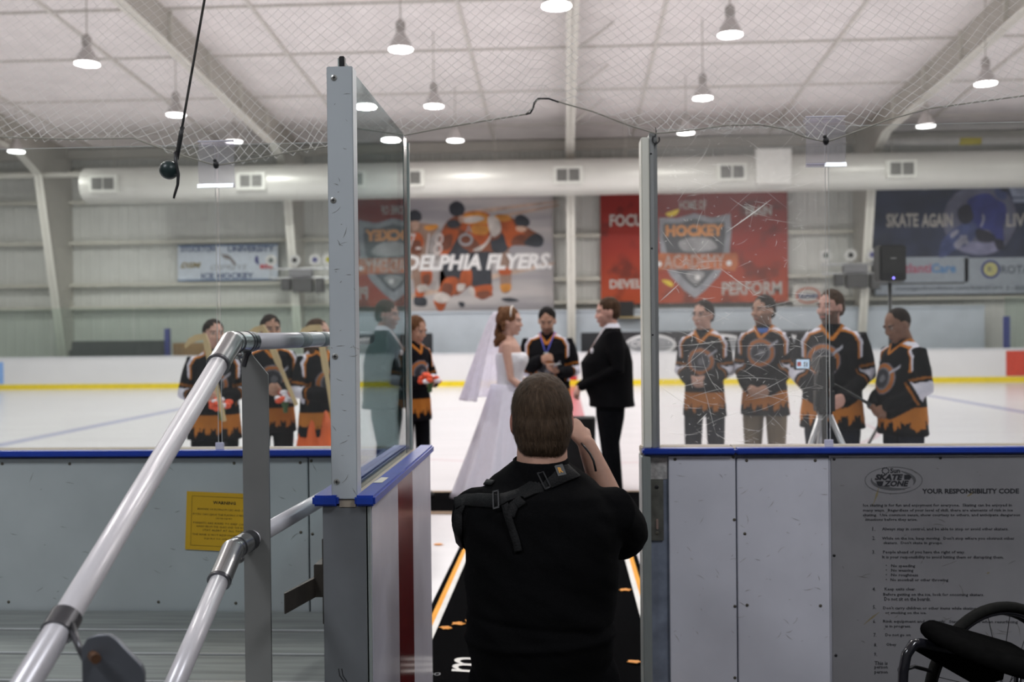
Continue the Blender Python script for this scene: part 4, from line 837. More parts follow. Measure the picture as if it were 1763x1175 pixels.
# ---------------------------------------------------------------- ramp deck and handrail
DZ = .417
t = thing('ramp_deck', (-1.6, 3.2, DZ), 'ribbed grey aluminium plank deck beneath the handrail on the left', 'deck')
m_deck = M('deck_aluminium', (.27, .29, .28), .5, .3, ns=9, na=.22, stretch=(.25, 4, 1))
for k in range(9):
    y1 = BYN-.012-k*.268; y0 = y1-.258; b = BM(); box(b, -4.3, -.71 if y0 > 1.2 else -.71, y0, y1, DZ-.03, DZ, .002)
    p_ = obj('plank', b, m_deck, t)
    b = BM(); box(b, -4.3, -.71, y0-.004, y0+.006, DZ-.01, DZ+.005, .001); obj('bright_edge', b, M('bright_aluminium_edge', (.72, .73, .74), .3, .7), p_)
b = BM()
for x in (-4.2, -2.6, -.85):
    for y in (1.7, 3.6): box(b, x-.04, x+.04, y-.04, y+.04, 0, DZ-.03)
    box(b, x-.03, x+.03, 1.5, 3.82, DZ-.1, DZ-.03)
obj('leg_frame', b, m_alu, t)

t = thing('handrail', (-.889, 2.6, DZ), 'white and silver double-bar handrail with flat steel posts in the left foreground', 'handrail')
m_rail = M('white_anodised_rail', (.66, .64, .67), .32, .15, ns=14, na=.03)
m_fit = M('polished_fitting', (.50, .50, .50), .26, .9, ns=10, na=.05)
m_dsteel = M('dark_clamp_steel', (.12, .12, .13), .3, .8, ns=10)
m_gal = M('grey_flat_bar', (.23, .23, .225), .42, .4, ns=6, na=.05)
RX = -.889; E1 = Vector((RX, 2.62, 1.482)); R = .024
def onx(px, py):   # point of the plane X=RX seen at the pixel
    d = ray(px, py); return Vector(CAM_LOC + d*(RX/d[0]))
A1 = onx(75, 1128); dirA = (A1-E1).normalized()
H1 = Vector((-.715, 3.62, 1.487)); dirH = (H1-E1).normalized()
b = BM(); tube(b, [E1+dirA*.02, E1+dirA*1.75], R, 24); obj('sloping_bar', b, m_rail, t, True)
b = BM(); tube(b, [E1+dirH*.02, H1], R, 24); obj('level_bar', b, m_rail, t, True)
def elbow(E, dA, dH, lenA, lenH, tilt):
    b = BM(); tube(b, [E+dA*.0, E+dA*.03, E+dA*lenA], [.0300, .0295, .0295], 28); ell(b, E, (.0300, .0300, .0300), 20, 14); e = obj('elbow_fitting', b, m_fit, t, 'auto')
    b = BM(); tube(b, [E+dH*.012, E+dH*lenH], .0285, 28); obj('swivel_socket', b, m_fit, e, 'auto')
    b = BM(); tube(b, [E+dA*lenA-dA*.002, E+dA*lenA+dA*.006], .0308, 28); tube(b, [E+dH*lenH-dH*.008, E+dH*(lenH+.004)], .0300, 28); tube(b, [E+dH*.024, E+dH*.030], .0298, 28); obj('collar_ring', b, m_dsteel, e, 'auto')
    q = E+dH*.05+Vector((-.004, -.012, -.034)); b = BM(); ell(b, q, (.017, .017, .013), 14, 8); tube(b, [q+Vector((0, -.012, .012)), q+Vector((0, -.022, .013))], .004, 8); obj('pivot_lug', b, m_fit, e, True)
elbow(E1, dirA, dirH, .115, .085, 0)
E2 = onx(400, 948); A2 = onx(303, 1175); dirB = (A2-E2).normalized(); H2 = Vector((-.735, 3.62, .985)); dirG = (H2-E2).normalized()
b = BM(); tube(b, [E2+dirB*.02, E2+dirB*.62], R, 24); obj('sloping_bar', b, m_rail, t, True)
b = BM(); tube(b, [E2+dirG*.02, H2], R, 24); obj('level_bar', b, m_rail, t, True)
elbow(E2, dirB, dirG, .115, .085, 0)
# post 1 : flat bar with clipped corner
b = BM(); YP = 2.72; a0, a1, a2 = P(413, 603, YP), P(456, 645, YP), P(425, 1175, YP)
x0, x1 = a0.x+.004, a1.x+.008
prism(b, [(x0, DZ), (x1, DZ), (x1, a1.z), (x0+.018, a0.z), (x0, a0.z-.002)], lambda u, v: Vector((u, YP, v)), Vector((0, .009, 0))); pst = obj('post', b, m_gal, t)
b = BM(); box(b, x0-.02, x1+.02, YP-.04, YP+.05, DZ, DZ+.008, .002); obj('foot_plate', b, m_gal, pst)
for (pa, pb) in ((E1+dirH*.10, P(416, 612, YP)), (E2+dirG*.09, P(414, 925, YP))):
    b = BM(); tube(b, [pa+dirH*-.004, pa+dirH*.016], .0285, 24); mid = Vector((pb.x+.006, YP+.004, pb.z)); tube(b, [pa+Vector((0, 0, -.026)), (pa+mid)/2+Vector((.0, .0, -.02)), mid+Vector((0, 0, -.03))], [.008, .007, .008], 8); obj('bar_bracket', b, m_dsteel, t, 'auto')
# post 2 : lower left flat bar with bolt
YP = 1.62; b = BM(); pts = [(140, 1230), (140, 1116), (150, 1100), (168, 1094), (187, 1094), (200, 1102), (243, 1147), (247, 1160), (247, 1230)]
w_ = [P(x, y, YP) for x, y in pts]; w_[0].z = DZ; w_[-1].z = DZ; w_[0].x = w_[1].x; w_[-1].x = w_[-2].x
prism(b, [(p.x, p.z) for p in w_], lambda u, v: Vector((u, YP, v)), Vector((0, .010, 0))); bmesh.ops.bevel(b, geom=[e for e in b.edges], offset=.0012, segments=1, affect='EDGES'); ps2 = obj('post', b, M('blue_grey_bar', (.13, .14, .16), .42, .4), t, 'auto')
b = BM(); box(b, w_[0].x-.02, w_[-1].x+.02, YP-.04, YP+.05, DZ, DZ+.008, .002); obj('foot_plate', b, m_gal, ps2)
q = P(160, 1130, YP-.004); b = BM(); tube(b, [q+Vector((-.002, .002, 0)), q+Vector((.016, -.022, .002))], .0085, 8); obj('bolt', b, M('rusty_bolt', (.10, .045, .02), .7, .3, ns=80, na=.4), ps2, 'auto')
s_ = (onx(108, 1082)-E1).length; C1 = E1+dirA*s_
b = BM(); tube(b, [C1-dirA*.020, C1+dirA*.020], .0285, 28); obj('bar_clamp', b, m_dsteel, t, 'auto')
b = BM(); tube(b, [C1+Vector((.024, -.01, -.004)), P(137, 1118, YP+.02), P(146, 1138, YP+.014)], [.014, .010, .008], 10, flat=.5); obj('clamp_arm', b, m_dsteel, t, True)
# tape bands on the level bar
b = BM()
for f0, f1 in ((.40, .46), (.56, .60)): tube(b, [E1+(H1-E1)*f0, E1+(H1-E1)*f1], R+.0006, 24)
obj('tape_band', b, M('grey_tape', (.42, .43, .43), .5), t, True)

# ---------------------------------------------------------------- wheelchair
th = math.radians(22); hd = Vector((-math.cos(th), -math.sin(th), 0)); nf = Vector((-math.sin(th), math.cos(th), 0))
WC = Vector((1.40, 3.30, .305))      # far wheel hub
WCM = WC - nf*.26
t = thing('wheelchair', (WCM.x, WCM.y, 0), 'black wheelchair with a spoked wheel and black seat at lower right by the rules sign', 'wheelchair')
def wl(f, s, z): return WCM*Vector((1, 1, 0)) if False else Vector((WCM.x, WCM.y, 0))+hd*f+nf*s+Vector((0, 0, z))
m_tyre = M('black_tyre', (.010, .010, .009), .8, spec=.15, ns=60, na=.2); m_gb = M('gloss_black_frame', (.012, .012, .016), .15, ns=5)
def wheel(s, f, r, tr, z=None, spokes=18, name='wheel', hand=True):
    z = r if z is None else z; c_ = wl(f, s, z); b = BM(); n = 56
    def circ(rr_, tt, off=0.0, m_=10):
        RR = []
        for k in range(n+1):
            a = 2*math.pi*k/n; e = hd*math.cos(a)+Vector((0, 0, math.sin(a))); cc = c_+nf*off+e*rr_
            RR.append([cc+e*(math.cos(j*2*math.pi/m_)*tt)+nf*(math.sin(j*2*math.pi/m_)*tt) for j in range(m_)])
        rings(b, RR, False)
    circ(r-tr, tr); w = obj(name, b, m_tyre, t, True)
    b = BM(); circ(r-2*tr-.004, .007); tube(b, [c_-nf*.03, c_+nf*.03], .02, 16); obj('rim', b, m_gb, w, True)
    if hand: b = BM(); circ(r-.045, .008, off=(.035 if s > 0 else -.035), m_=8); obj('hand_rim', b, m_gb, w, True)
    for k in range(spokes):
        a = 2*math.pi*k/spokes; e = hd*math.cos(a)+Vector((0, 0, math.sin(a))); e2 = hd*math.cos(a+.5)+Vector((0, 0, math.sin(a+.5)))
        b = BM(); tube(b, [c_+e2*.02+nf*(.012 if k % 2 else -.012), c_+e*(r-2*tr)], .0013, 5); obj('spoke', b, m_black, w)
wheel(.26, 0, .305, .0165); wheel(-.26, 0, .305, .0165)
wheel(.20, .44, .065, .012, spokes=6, name='caster', hand=False); wheel(-.20, .44, .065, .012, spokes=6, name='caster', hand=False)
for s in (.21, -.21):
    b = BM(); tube(b, [wl(-.03, s, .43), wl(.25, s, .50), wl(.36, s, .530), wl(.385, s, .530), wl(.412, s, .50), wl(.424, s, .45), wl(.432, s, .30), wl(.50, s*.7, .10)], .0155, 14); obj('side_tube', b, m_gb, t, True)
    b = BM(); tube(b, [wl(-.03, s, .43), wl(-.02, s, .305), wl(.05, s, .28), wl(.40, s, .30)], .0125, 12); obj('lower_tube', b, m_gb, t, True)
    b = BM(); tube(b, [wl(.44, s*.95, .30), wl(.44, s*.95, .14)], .011, 10); obj('caster_stem', b, m_gb, t, True)
b = BM(); tube(b, [wl(0, -.26, .305), wl(0, .26, .305)], .016, 14); obj('axle', b, m_gb, t, True)
b = BM(); tube(b, [wl(.50, -.147, .10), wl(.50, .147, .10)], .012, 10); obj('foot_bar', b, m_gb, t, True)
# seat: slung cushion with raised side
b = BM(); gr_ = []
for i in range(13):
    row = []
    for j in range(15):
        f = -.02+.37*i/12; s = -.235+.47*j/14; e = abs(s)/.235
        z = .478+.34*(f+.02)+.012*e**3-.012*(1-e*e) - (.03 if i == 12 else 0)
        row.append(wl(f, s, z))
    gr_.append(row)
top_ = [[b.verts.new(p) for p in r_] for r_ in gr_]; bot_ = [[b.verts.new(p-Vector((0, 0, (.085 if j in (0, 14) else .06) if 0 < i < 12 else .03))) for j, p in enumerate(r_)] for i, r_ in enumerate(gr_)]
for i in range(12):
    for j in range(14): b.faces.new((top_[i][j], top_[i][j+1], top_[i+1][j+1], top_[i+1][j])); b.faces.new((bot_[i][j], bot_[i+1][j], bot_[i+1][j+1], bot_[i][j+1]))
for i in range(12):
    for j in (0, 14): b.faces.new((top_[i][j], top_[i+1][j], bot_[i+1][j], bot_[i][j]))
for j in range(14):
    for i in (0, 12): b.faces.new((top_[i][j], top_[i][j+1], bot_[i][j+1], bot_[i][j]))
so = obj('seat', b, M('black_nylon', (.006, .006, .006), .85, ns=30, na=.2, bump=.0, spec=0.0), t, True); md = so.modifiers.new('b', 'SUBSURF'); md.levels = 1; md.render_levels = 1
b = BM(); prism(b, [(.0, .45), (.33, .53), (.36, .50), (.12, .36), (.02, .37)], lambda u, v: wl(u, .225, v), nf*.006); obj('side_guard', b, M('black_nylon'), t)
b = BM(); prism(b, [(.0, .45), (.33, .53), (.36, .50), (.12, .36), (.02, .37)], lambda u, v: wl(u, -.225, v), nf*-.006); obj('side_guard', b, M('black_nylon'), t)
b = BM(); tube(b, [wl(.30, .23, .43), wl(.36, .235, .45), wl(.40, .235, .445)], .006, 8); ell(b, wl(.41, .235, .445), (.012, .012, .012), 8, 6); obj('brake_lever', b, m_black, t, True)

# ---------------------------------------------------------------- runner and mats
t = thing('runner_mat', (-.137, 5, 0), 'black runner mat with orange and white border stripes lying in the opening', 'runner mat')
b = BM(); box(b, -.745, .47, 3.3, 8.1, .0005, .008); obj('mat_base', b, M('black_carpet', (.0055, .0055, .006), 1.0, ns=140, na=.35, bump=.3, spec=.0), t)
b = BM(); box(b, -.715, -.686, 3.3, 8.08, .008, .0088); box(b, .412, .441, 3.3, 8.08, .008, .0088); obj('orange_stripe', b, M('orange_paint', (.85, .35, .01), .7), t)
b = BM(); box(b, -.686, -.656, 3.3, 8.08, .008, .0088); box(b, .382, .412, 3.3, 8.08, .008, .0088); obj('white_stripe', b, M('white_paint', (.78, .77, .74), .7), t)
b = BM(); text_bm(b, 'm', 0, 0, .21, .17, 0, bold=-.0, shear=.2, res=6, plane=lambda u, v: Vector((-.43-v, 4.44+u, .0090))); text_bm(b, 'o', 0, 0, .13, .15, 0, bold=-.0, shear=.2, res=6, plane=lambda u, v: Vector((.12-v, 4.34+u, .0090))); obj('script_lettering', b, MATS['white_paint'], t)
b = BM(); text_bm(b, 'OOO', 0, 0, .09, .035, 0, res=3, plane=lambda u, v: Vector((-.60+u, 4.32+v, .0090))); obj('small_print', b, M('grey_print'), t)
b = BM(); box(b, -2.3, 2.2, 8.24, 9.28, .0005, .012); cm = tag(obj('carpet_strip', b, M('black_carpet')), 'black carpet laid crosswise under the wedding couple', 'carpet')
b = BM(); box(b, -2.3, 2.2, 8.19, 8.25, .0006, .014); box(b, -2.3, 2.2, 9.27, 9.34, .0006, .014); obj('edge_binding', b, M('tan_binding', (.34, .24, .16), .8), cm)
rr = random.Random(3); leaves = [(755, 936), (789, 1075), (1076, 1017), (1092, 1141), (812, 1070), (767, 1082)]
lo_lab = ['orange leaf on the white ice left of the runner', 'orange leaf on the runner beside its left white stripe', 'orange leaf on the runner by the right white stripe', 'orange leaf on the runner beside the lower right post', 'orange leaf close to the kneeling man\'s left side', 'small orange leaf by the white script lettering']
for (px, py), lab in zip(leaves, lo_lab):
    q = G(px, py, .012); b = BM(); a = rr.uniform(-.5, .5); pts = []
    for k in range(12):
        an = 2*math.pi*k/12; r_ = .034*(1-.35*abs(math.sin(2.5*an))); pts.append((r_*math.cos(an)*1.2, r_*math.sin(an)*.9))
    z0 = .0095 if px != 755 else .001
    ctr = b.verts.new((q.x, q.y, z0+.012)); vs = [b.verts.new((q.x+u*math.cos(a)-v*math.sin(a), q.y+u*math.sin(a)+v*math.cos(a), z0+.003+.006*rr.random())) for u, v in pts]
    for k in range(12): b.faces.new((ctr, vs[k], vs[(k+1) % 12]))
    vb = [b.verts.new((v.co.x, v.co.y, v.co.z-.002)) for v in vs]; cb = b.verts.new((q.x, q.y, z0+.009))
    for k in range(12): b.faces.new((cb, vb[(k+1) % 12], vb[k])); b.faces.new((vs[k], vb[k], vb[(k+1) % 12], vs[(k+1) % 12]))
    tag(obj('fabric_leaf', b, M('orange_leaf', (.85, .33, .04), .6)), lab, 'leaf', 'orange leaves scattered by the runner')

# ================================================================ PEOPLE
m_skinv = Mvc('skin_pattern', .55, ns=40); m_clothv = Mvc('cloth_pattern', .85, .25, 90)
V = Vector
def S3(c): return np.array(c, dtype=np.float32)
def segdist(p, a, b):
    a, b = np.array(a), np.array(b); ab = b-a; t_ = np.clip(((p-a)@ab)/(ab@ab), 0, 1); return np.linalg.norm(p-(a+t_[:, None]*ab), axis=1), t_
def hand(bm, wr, d, n, side, curl=.5, sc=1.0):
    wr, d, n = V(wr), V(d).normalized(), V(n); n = (n-d*n.dot(d)).normalized(); w_ = d.cross(n)*side; RR = []
    for t_, hw, ht in ((-.015, .023, .019), (.01, .028, .020), (.04, .038, .018), (.075, .040, .015), (.090, .034, .010)):
        RR.append([wr+(d*t_+w_*(hw*math.cos(a))+n*(ht*math.sin(a)))*sc for a in [2*math.pi*k/14 for k in range(14)]])
    rings(bm, RR)
    for k, (o_, l) in enumerate(((-.029, .060), (-.010, .072), (.010, .076), (.029, .068))):
        p = wr+(d*.078+w_*o_)*sc; a = 0; pts = [p-d*.01*sc]; dd = d+w_*(o_*1.5)
        for q in (.45, .32, .23):
            a += curl*(.75 if q > .4 else 1.0); v = (dd*math.cos(a)+n*math.sin(a)).normalized(); p = p+v*l*q*sc; pts.append(p)
        tube(bm, pts, [.0095*sc, .009*sc, .008*sc, .0065*sc], 10, round_ends=True)
    p = wr+(d*.02+w_*.026)*sc; v = (w_*.75+d*.6+n*.35).normalized(); v2 = (w_*.2+d*.85+n*.55).normalized()
    tube(bm, [p, p+v*.034*sc, p+v*.034*sc+v2*.030*sc, p+v*.034*sc+v2*.055*sc], [.013*sc, .0115*sc, .0098*sc, .0075*sc], 10, round_ends=True)
def head(bm, Mh, fem=False):
    e = lambda c, r, n=16, m=12: ell(bm, c, r, n, m, Mh)
    j = .92 if fem else 1.0
    e((0, .012, .022), (.077, .097, .100)); e((0, -.030, -.040), (.060*j, .062, .070)); e((0, -.058, -.096), (.027*j, .028, .020)); e((0, -.02, -.072), (.052*j, .052, .040))
    tube(bm, [Mh@V((0, -.084, .018)), Mh@V((0, -.095, -.008)), Mh@V((0, -.104, -.025))], [.008, .0095, .0115], 10, round_ends=True); e((0, -.094, -.029), (.016, .011, .008))
    for s in (-1, 1):
        e((s*.077, .014, -.006), (.009, .018, .031), 10, 8); e((s*.033, -.070, -.022), (.026, .022, .022)); e((s*.031, -.078, .030), (.026, .014, .008), 10, 6); e((s*.031, -.079, .011), (.013, .010, .008), 10, 6)
    e((0, -.090, -.058), (.023, .010, .006), 12, 6); e((0, -.089, -.067), (.020, .010, .006), 12, 6)
def face_paint(v, col, Mh, skin, hairc, beard=0, brow=None, fem=False):
    q = (np.c_[v, np.ones(len(v))]@np.array(Mh.inverted()).T)[:, :3]; fr = (q[:, 1] < -.03) & (np.linalg.norm(q, axis=1) < .17)
    def spot(cx, cz, rx, rz): return fr & ((((q[:, 0]-cx)/rx)**2+((q[:, 2]-cz)/rz)**2) < 1)
    if beard:
        bm_ = (q[:, 2] < -.022-.35*np.abs(q[:, 0])*0) & (q[:, 1] < .012) & (q[:, 2] > -.135) & (np.linalg.norm(q, axis=1) < .15) & ~spot(0, -.028, .021, .016)
        bm_ &= (q[:, 2] < -.045) | (np.abs(q[:, 0]) > .052) | ((q[:, 2] < -.036) & (np.abs(q[:, 0]) < .03))
        col[bm_] = col[bm_]*(1-beard)+S3(hairc)*beard
    for s in (-1, 1):
        col[spot(s*.031, .012, .015, .006)] = (.40, .36, .34); col[spot(s*.031, .011, .007, .007)] = (.03, .02, .015)
        col[spot(s*.032, .031, .022, .006)] = brow if brow is not None else S3(hairc)*.8
    col[spot(0, -.063, .022, .007)] = S3(skin)*S3((.85, .50, .50)); col[spot(0, -.0625, .017, .0012)] = S3(skin)*.3
    col[spot(.007, -.038, .004, .002)] = S3(skin)*.3; col[spot(-.007, -.038, .004, .002)] = S3(skin)*.3
    return q
def hair_mesh(Mh, style):
    b = BM(); e = lambda c, r, n=20, m=14: ell(b, c, r, n, m, Mh)
    if style == 'short': e((0, .022, .040), (.082, .096, .092)); e((0, .050, -.005), (.078, .062, .070))
    elif style == 'buzz': e((0, .022, .036), (.0785, .0940, .0905)); e((0, .050, .010), (.070, .058, .050))
    elif style == 'long':
        e((0, .024, .034), (.086, .100, .096))
        for s in (-1, 1): tube(b, [Mh@V((s*.062, .02, .06)), Mh@V((s*.083, .018, -.02)), Mh@V((s*.086, .018, -.12)), Mh@V((s*.082, -.01, -.24))], [.025, .030, .030, .014], 12, round_ends=True)
        tube(b, [Mh@V((0, .06, .03)), Mh@V((0, .085, -.06)), Mh@V((0, .085, -.15)), Mh@V((0, .09, -.25))], [.06, .065, .062, .03], 16, round_ends=True)
    elif style == 'curly':
        e((0, .028, .040), (.090, .104, .094)); rr = random.Random(8)
        for _ in range(70):
            a = rr.uniform(.1, 3.04); zz = rr.uniform(-.21, .11); r_ = rr.uniform(.016, .028); k = math.sqrt(max(0, 1-(min(abs(zz-.02), .11)/.13)**2)) if zz > .02 else .95
            e((.082*k*math.cos(a)*1.02, .02+.098*k*math.sin(a), zz), (r_, r_, r_*1.2), 8, 6)
    me = bake(b, .0065, 2); v = verts_np(me)
    dv = np.array([mnoise.noise(V((p[0]*70, p[1]*70, p[2]*14))) for p in v]); n_ = np.empty(len(v)*3, np.float32); me.vertices.foreach_get('normal', n_); n_ = n_.reshape(-1, 3)
    set_verts(me, v+n_*(dv*(.006 if style != 'buzz' else .0015))[:, None]); return me
SK = dict(fair=(.56, .34, .27), tan=(.42, .24, .17), brown=(.24, .125, .085), rosy=(.58, .33, .27))
HR = dict(dark=(.018, .012, .009), brown=(.055, .030, .017), light=(.13, .060, .028), black=(.008, .007, .007), auburn=(.10, .045, .02), grey=(.07, .06, .055))
BLK = (.008, .008, .010); ORG = (.46, .165, .032); WHT = (.66, .65, .74)
m_blackcloth = M('dark_trouser_cloth', (.006, .0065, .008), .9, ns=40, na=.2, bump=.2, spec=.05); m_shoe = M('black_leather', (.012, .011, .011), .4)
def arms_std(pose, sw):
    z = 1.405
    if pose == 'clasp': return [((s*sw, .0, z), (s*(sw+.055), .015, 1.135), (s*.085, -.215, .985), (-s*.85, -.25, -.45), (0, 1, .2), .55) for s in (-1, 1)]
    if pose == 'held': return [((s*sw, .0, z), (s*(sw+.07), -.01, 1.13), (s*.06, -.25, 1.10), (-s*.7, -.4, .35), (0, 1, -.1), .75) for s in (-1, 1)]
    if pose == 'read': return [((-sw, 0, z), (-sw-.05, -.05, 1.13), (-.045, -.27, 1.245), (.75, -.35, .2), (.2, .9, -.3), .8), ((sw, 0, z), (sw+.07, -.04, 1.12), (.12, -.27, 1.12), (-.6, -.55, .3), (0, .4, 1), .5)]
    if pose == 'forward': return [((s*sw, 0, z), (s*(sw+.015), -.05, 1.10), (s*.10, -.27, .93), (-s*.25, -.9, -.3), (-s*.6, 0, -.5), .5) for s in (-1, 1)]
    if pose == 'down': return [((s*sw, 0, z), (s*(sw+.05), .01, 1.11), (s*(sw+.03), -.07, .87), (0, -.1, -1), (-s, 0, 0), .3) for s in (-1, 1)]
def jersey_col(v, arms, s_=1.0, logo=(0, 1.20), hem=.74, number=False):
    c = np.tile(S3(BLK), (len(v), 1)); x, y, z = v[:, 0], v[:, 1], v[:, 2]
    front = y < 0; da = np.full(len(v), 9.0); ta = np.zeros(len(v))
    for sh, el, wr, *_ in arms:
        d1, t1 = segdist(v, sh, el); d2, t2 = segdist(v, el, wr); d_ = np.minimum(d1, d2); t_ = np.where(d1 < d2, t1*.5, .5+t2*.5); u = d_ < da; da = np.where(u, d_, da); ta = np.where(u, t_, ta)
    body = (np.abs(x) < .165) & (z < 1.30) & (z > hem-.1) & (((x/.19)**2+((y-.0)/.16)**2) < 1.25)
    arm = (da < .10) & (ta > .14) & ~((np.abs(x) < .14) & (z > 1.0) & (y > -.165) & (ta < .6))
    # orange skyline band at the hem
    sky = hem+.06+.030*np.sin(np.abs(np.sin(x*31+y*11))*3)+.022*np.sign(np.sin(x*70+2))+.012*np.sign(np.sin(x*140))
    c[(z < hem+.215) & (z > sky) & ~arm] = ORG
    # shoulder piping
    ax = np.abs(x)
    for (a, b2) in (((.075, 1.475), (.165, 1.445)), ((.165, 1.445), (.205, 1.375)), ((.205, 1.375), (.200, 1.27))):
        d_, _ = segdist(np.c_[ax, z], a, b2); m_ = front & (d_ < .010) & ~((ta > .30) & arm); c[m_] = WHT; d_, _ = segdist(np.c_[ax, z], (a[0]-.014, a[1]-.014), (b2[0]-.014, b2[1]-.014)); c[front & (d_ < .008) & ~((ta > .3) & arm)] = ORG
        d_, _ = segdist(np.c_[ax, z], a, b2); m_ = (~front) & (d_ < .014) & (ta < .3); c[m_] = WHT
    d_, _ = segdist(np.c_[ax, z], (.085, 1.50), (.0, 1.385)); c[front & (d_ < .012) & (z > 1.38)] = ORG
    c[(z > 1.475) & (ax < .11) & ~front] = ORG
    r_ = np.hypot(x-logo[0], z-logo[1]); f2 = front & ~((da < .075) & (ta > .35)) & (y < -.03)
    c[f2 & (r_ < .120)] = (.16, .16, .19); c[f2 & (r_ < .112)] = (.36, .13, .04); c[f2 & (r_ < .085)] = (.16, .16, .18); c[f2 & (r_ < .072)] = (.05, .05, .06); c[f2 & (np.hypot(x-logo[0]-.01, z-logo[1]) < .03)] = (.16, .16, .18)
    c[f2 & (np.abs(x-logo[0]-.10) < .035) & (np.abs(z-logo[1]-.07-(x-logo[0]-.10)*.8) < .012)] = (.35, .35, .40)
    for lo_, hi_, k in ((.36, .395, ORG), (.43, .60, WHT), (.64, .67, ORG)): c[arm & (ta > lo_) & (ta < hi_)] = S3(k)*(.6 if k is ORG else 1)
    return c
def person(px, Y, H, rz, label, pose='clasp', build=1.0, yaw=0, tilt=0, roll=0, skin='fair', hairc='dark', style='short', beard=0, outfit='jersey', trousers=None, fem=False, belly=0.0, arms=None, hem=.74, group=None, logo=(0, 1.20), z0=0.0, stance=.10):
    s = H/1.755; p0 = P(px, 600, Y); t = thing('person', (p0.x, Y, z0), label, 'person', group, math.radians(rz)); t.scale = (s, s, s)
    sw = (.170 if not fem else .150)*(.5+.5*build); arms = arms or arms_std(pose, sw); g = build
    Mh = Matrix.Translation((0, .01, 1.50)) @ Matrix.Rotation(math.radians(yaw), 4, 'Z') @ Matrix.Rotation(math.radians(tilt), 4, 'X') @ Matrix.Rotation(math.radians(roll), 4, 'Y') @ Matrix.Translation((0, -.012, .122)) @ Matrix.Scale(1.05, 4)
    b = BM(); head(b, Mh, fem); tube(b, [(0, .02, 1.40), (0, .012, 1.50), Mh@V((0, .015, -.06))], [.066 if not fem else .054, .061 if not fem else .049, .056], 16)
    w1 = .88 if fem else 1.0
    tor = [(.86, .155*g, .105*g, 0, 0), (.95, (.168 if fem else .162)*g, .112*g, 0, 0), (1.06, .140*g*w1, (.100+belly*.6)*g, 0, -belly*.5), (1.18, .150*g*w1, (.108+belly)*g, 0, -belly*.6), (1.30, .162*g*w1, .112*g, 0, -.005), (1.39, .165*w1, .095, 0, .0), (1.44, .120*w1, .075, 0, .005), (1.475, .065, .058, 0, .01)]
    ringloft(b, tor)
    for sh, el, wr, d, n, cu in arms:
        sd = 1 if sh[0] > 0 else -1
        tube(b, [(sh[0]*.75, sh[1], sh[2]-.01), sh, V(sh).lerp(V(el), .5), el, V(el).lerp(V(wr), .4), wr], [.05, .052*w1*g, .044*w1*g, .037*w1, .038*w1, .026*w1], 14, round_ends=True); hand(b, wr, d, n, sd, cu, .95 if fem else 1.0)
    for sd in (-1, 1): tube(b, [(sd*.085, 0, .88), (sd*.095, -.005, .70), (sd*stance, -.01, .48), (sd*stance, .01, .30), (sd*stance, .02, .07)], [.085*g, .072*g, .052, .048, .034], 14, round_ends=True)
    me = bake(b, .0075, 2); v = verts_np(me); sk = SK[skin]; col = np.tile(S3(sk), (len(v), 1)); hc = HR[hairc]
    q = face_paint(v, col, Mh, sk, hc, beard, fem=fem)
    if style in ('short', 'buzz'):
        m_ = (q[:, 2] > -.03) & (q[:, 1] > .03) & (np.linalg.norm(q, axis=1) < .16) & (np.abs(q[:, 0]) < .082); col[m_] = col[m_]*.45+S3(hc)*.55
    paint(me, col); obj('body', me, m_skinv, t, True, local=True)
    hm = hair_mesh(Mh, style); obj('hair', hm, M('hair_'+hairc, hc, .75, spec=.15, ns=60, na=.35, stretch=(1, 1, .25)), t, True, local=True)
    tr = trousers or m_blackcloth
    if outfit != 'bride':
        b = BM(); ringloft(b, [(1.02, .165*g, .125*g+belly*.4, 0, -belly*.3), (.95, .182*g, .130*g, 0, 0), (.86, .180*g, .125*g, 0, 0), (.80, .165*g, .115*g, 0, 0)])
        for sd in (-1, 1): tube(b, [(sd*.085, 0, .88), (sd*.098, -.005, .70), (sd*stance, -.01, .48), (sd*stance, .01, .25), (sd*stance, .02, .055)], [.100*g, .092*g, .074, .068, .070], 16)
        obj('trousers', bake(b, .010, 2), tr, t, True, local=True)
        for sd in (-1, 1):
            b = BM(); L_ = [(0.003, .042, .128), (.02, .046, .132), (.045, .044, .125), (.07, .040, .080), (.10, .040, .048)]
            ringloft(b, [(z, rx, ry, sd*stance, -.035+(0 if ry > .1 else .04)) for z, rx, ry in L_], 18); obj('shoe', b, m_shoe, t, True, local=True)
    if outfit == 'jersey':
        b = BM(); ringloft(b, [(hem, .215*g, .165*g, 0, -.005), (hem+.05, .208*g, .160*g+belly*.4, 0, -.01), (1.0, .190*g, .150*g+belly*.8, 0, -.01-belly*.4), (1.18, .188*g*w1, .150*g+belly, 0, -.01-belly*.5), (1.30, .190*g*w1, .145*g, 0, -.008), (1.40, .185*w1, .118, 0, .0), (1.455, .135*w1, .092, 0, .008), (1.490, .085*w1, .075, 0, .012), (1.505, .070, .064, 0, .012)], 36)
        for sh, el, wr, d, n, cu in arms:
            tube(b, [(sh[0]*.7, sh[1], sh[2]-.02), (sh[0], sh[1], sh[2]-.005), V(sh).lerp(V(el), .5), el, V(el).lerp(V(wr), .45), V(el).lerp(V(wr), .93)], [.066, .070*g, .070*g, .072, .066, .050], 18, round_ends=True)
        me = bake(b, .0085, 3); v = verts_np(me)
        dv = np.array([mnoise.noise(V((p[0]*9, p[1]*9, p[2]*5)))*.011+mnoise.noise(V((p[0]*22, p[1]*22, p[2]*16)))*.004 for p in v]); n_ = np.empty(len(v)*3, np.float32); me.vertices.foreach_get('normal', n_)
        v2 = v+n_.reshape(-1, 3)*dv[:, None]; paint(me, jersey_col(v, arms, hem=hem, logo=logo)); set_verts(me, v2); obj('jersey', me, m_clothv, t, True, local=True)
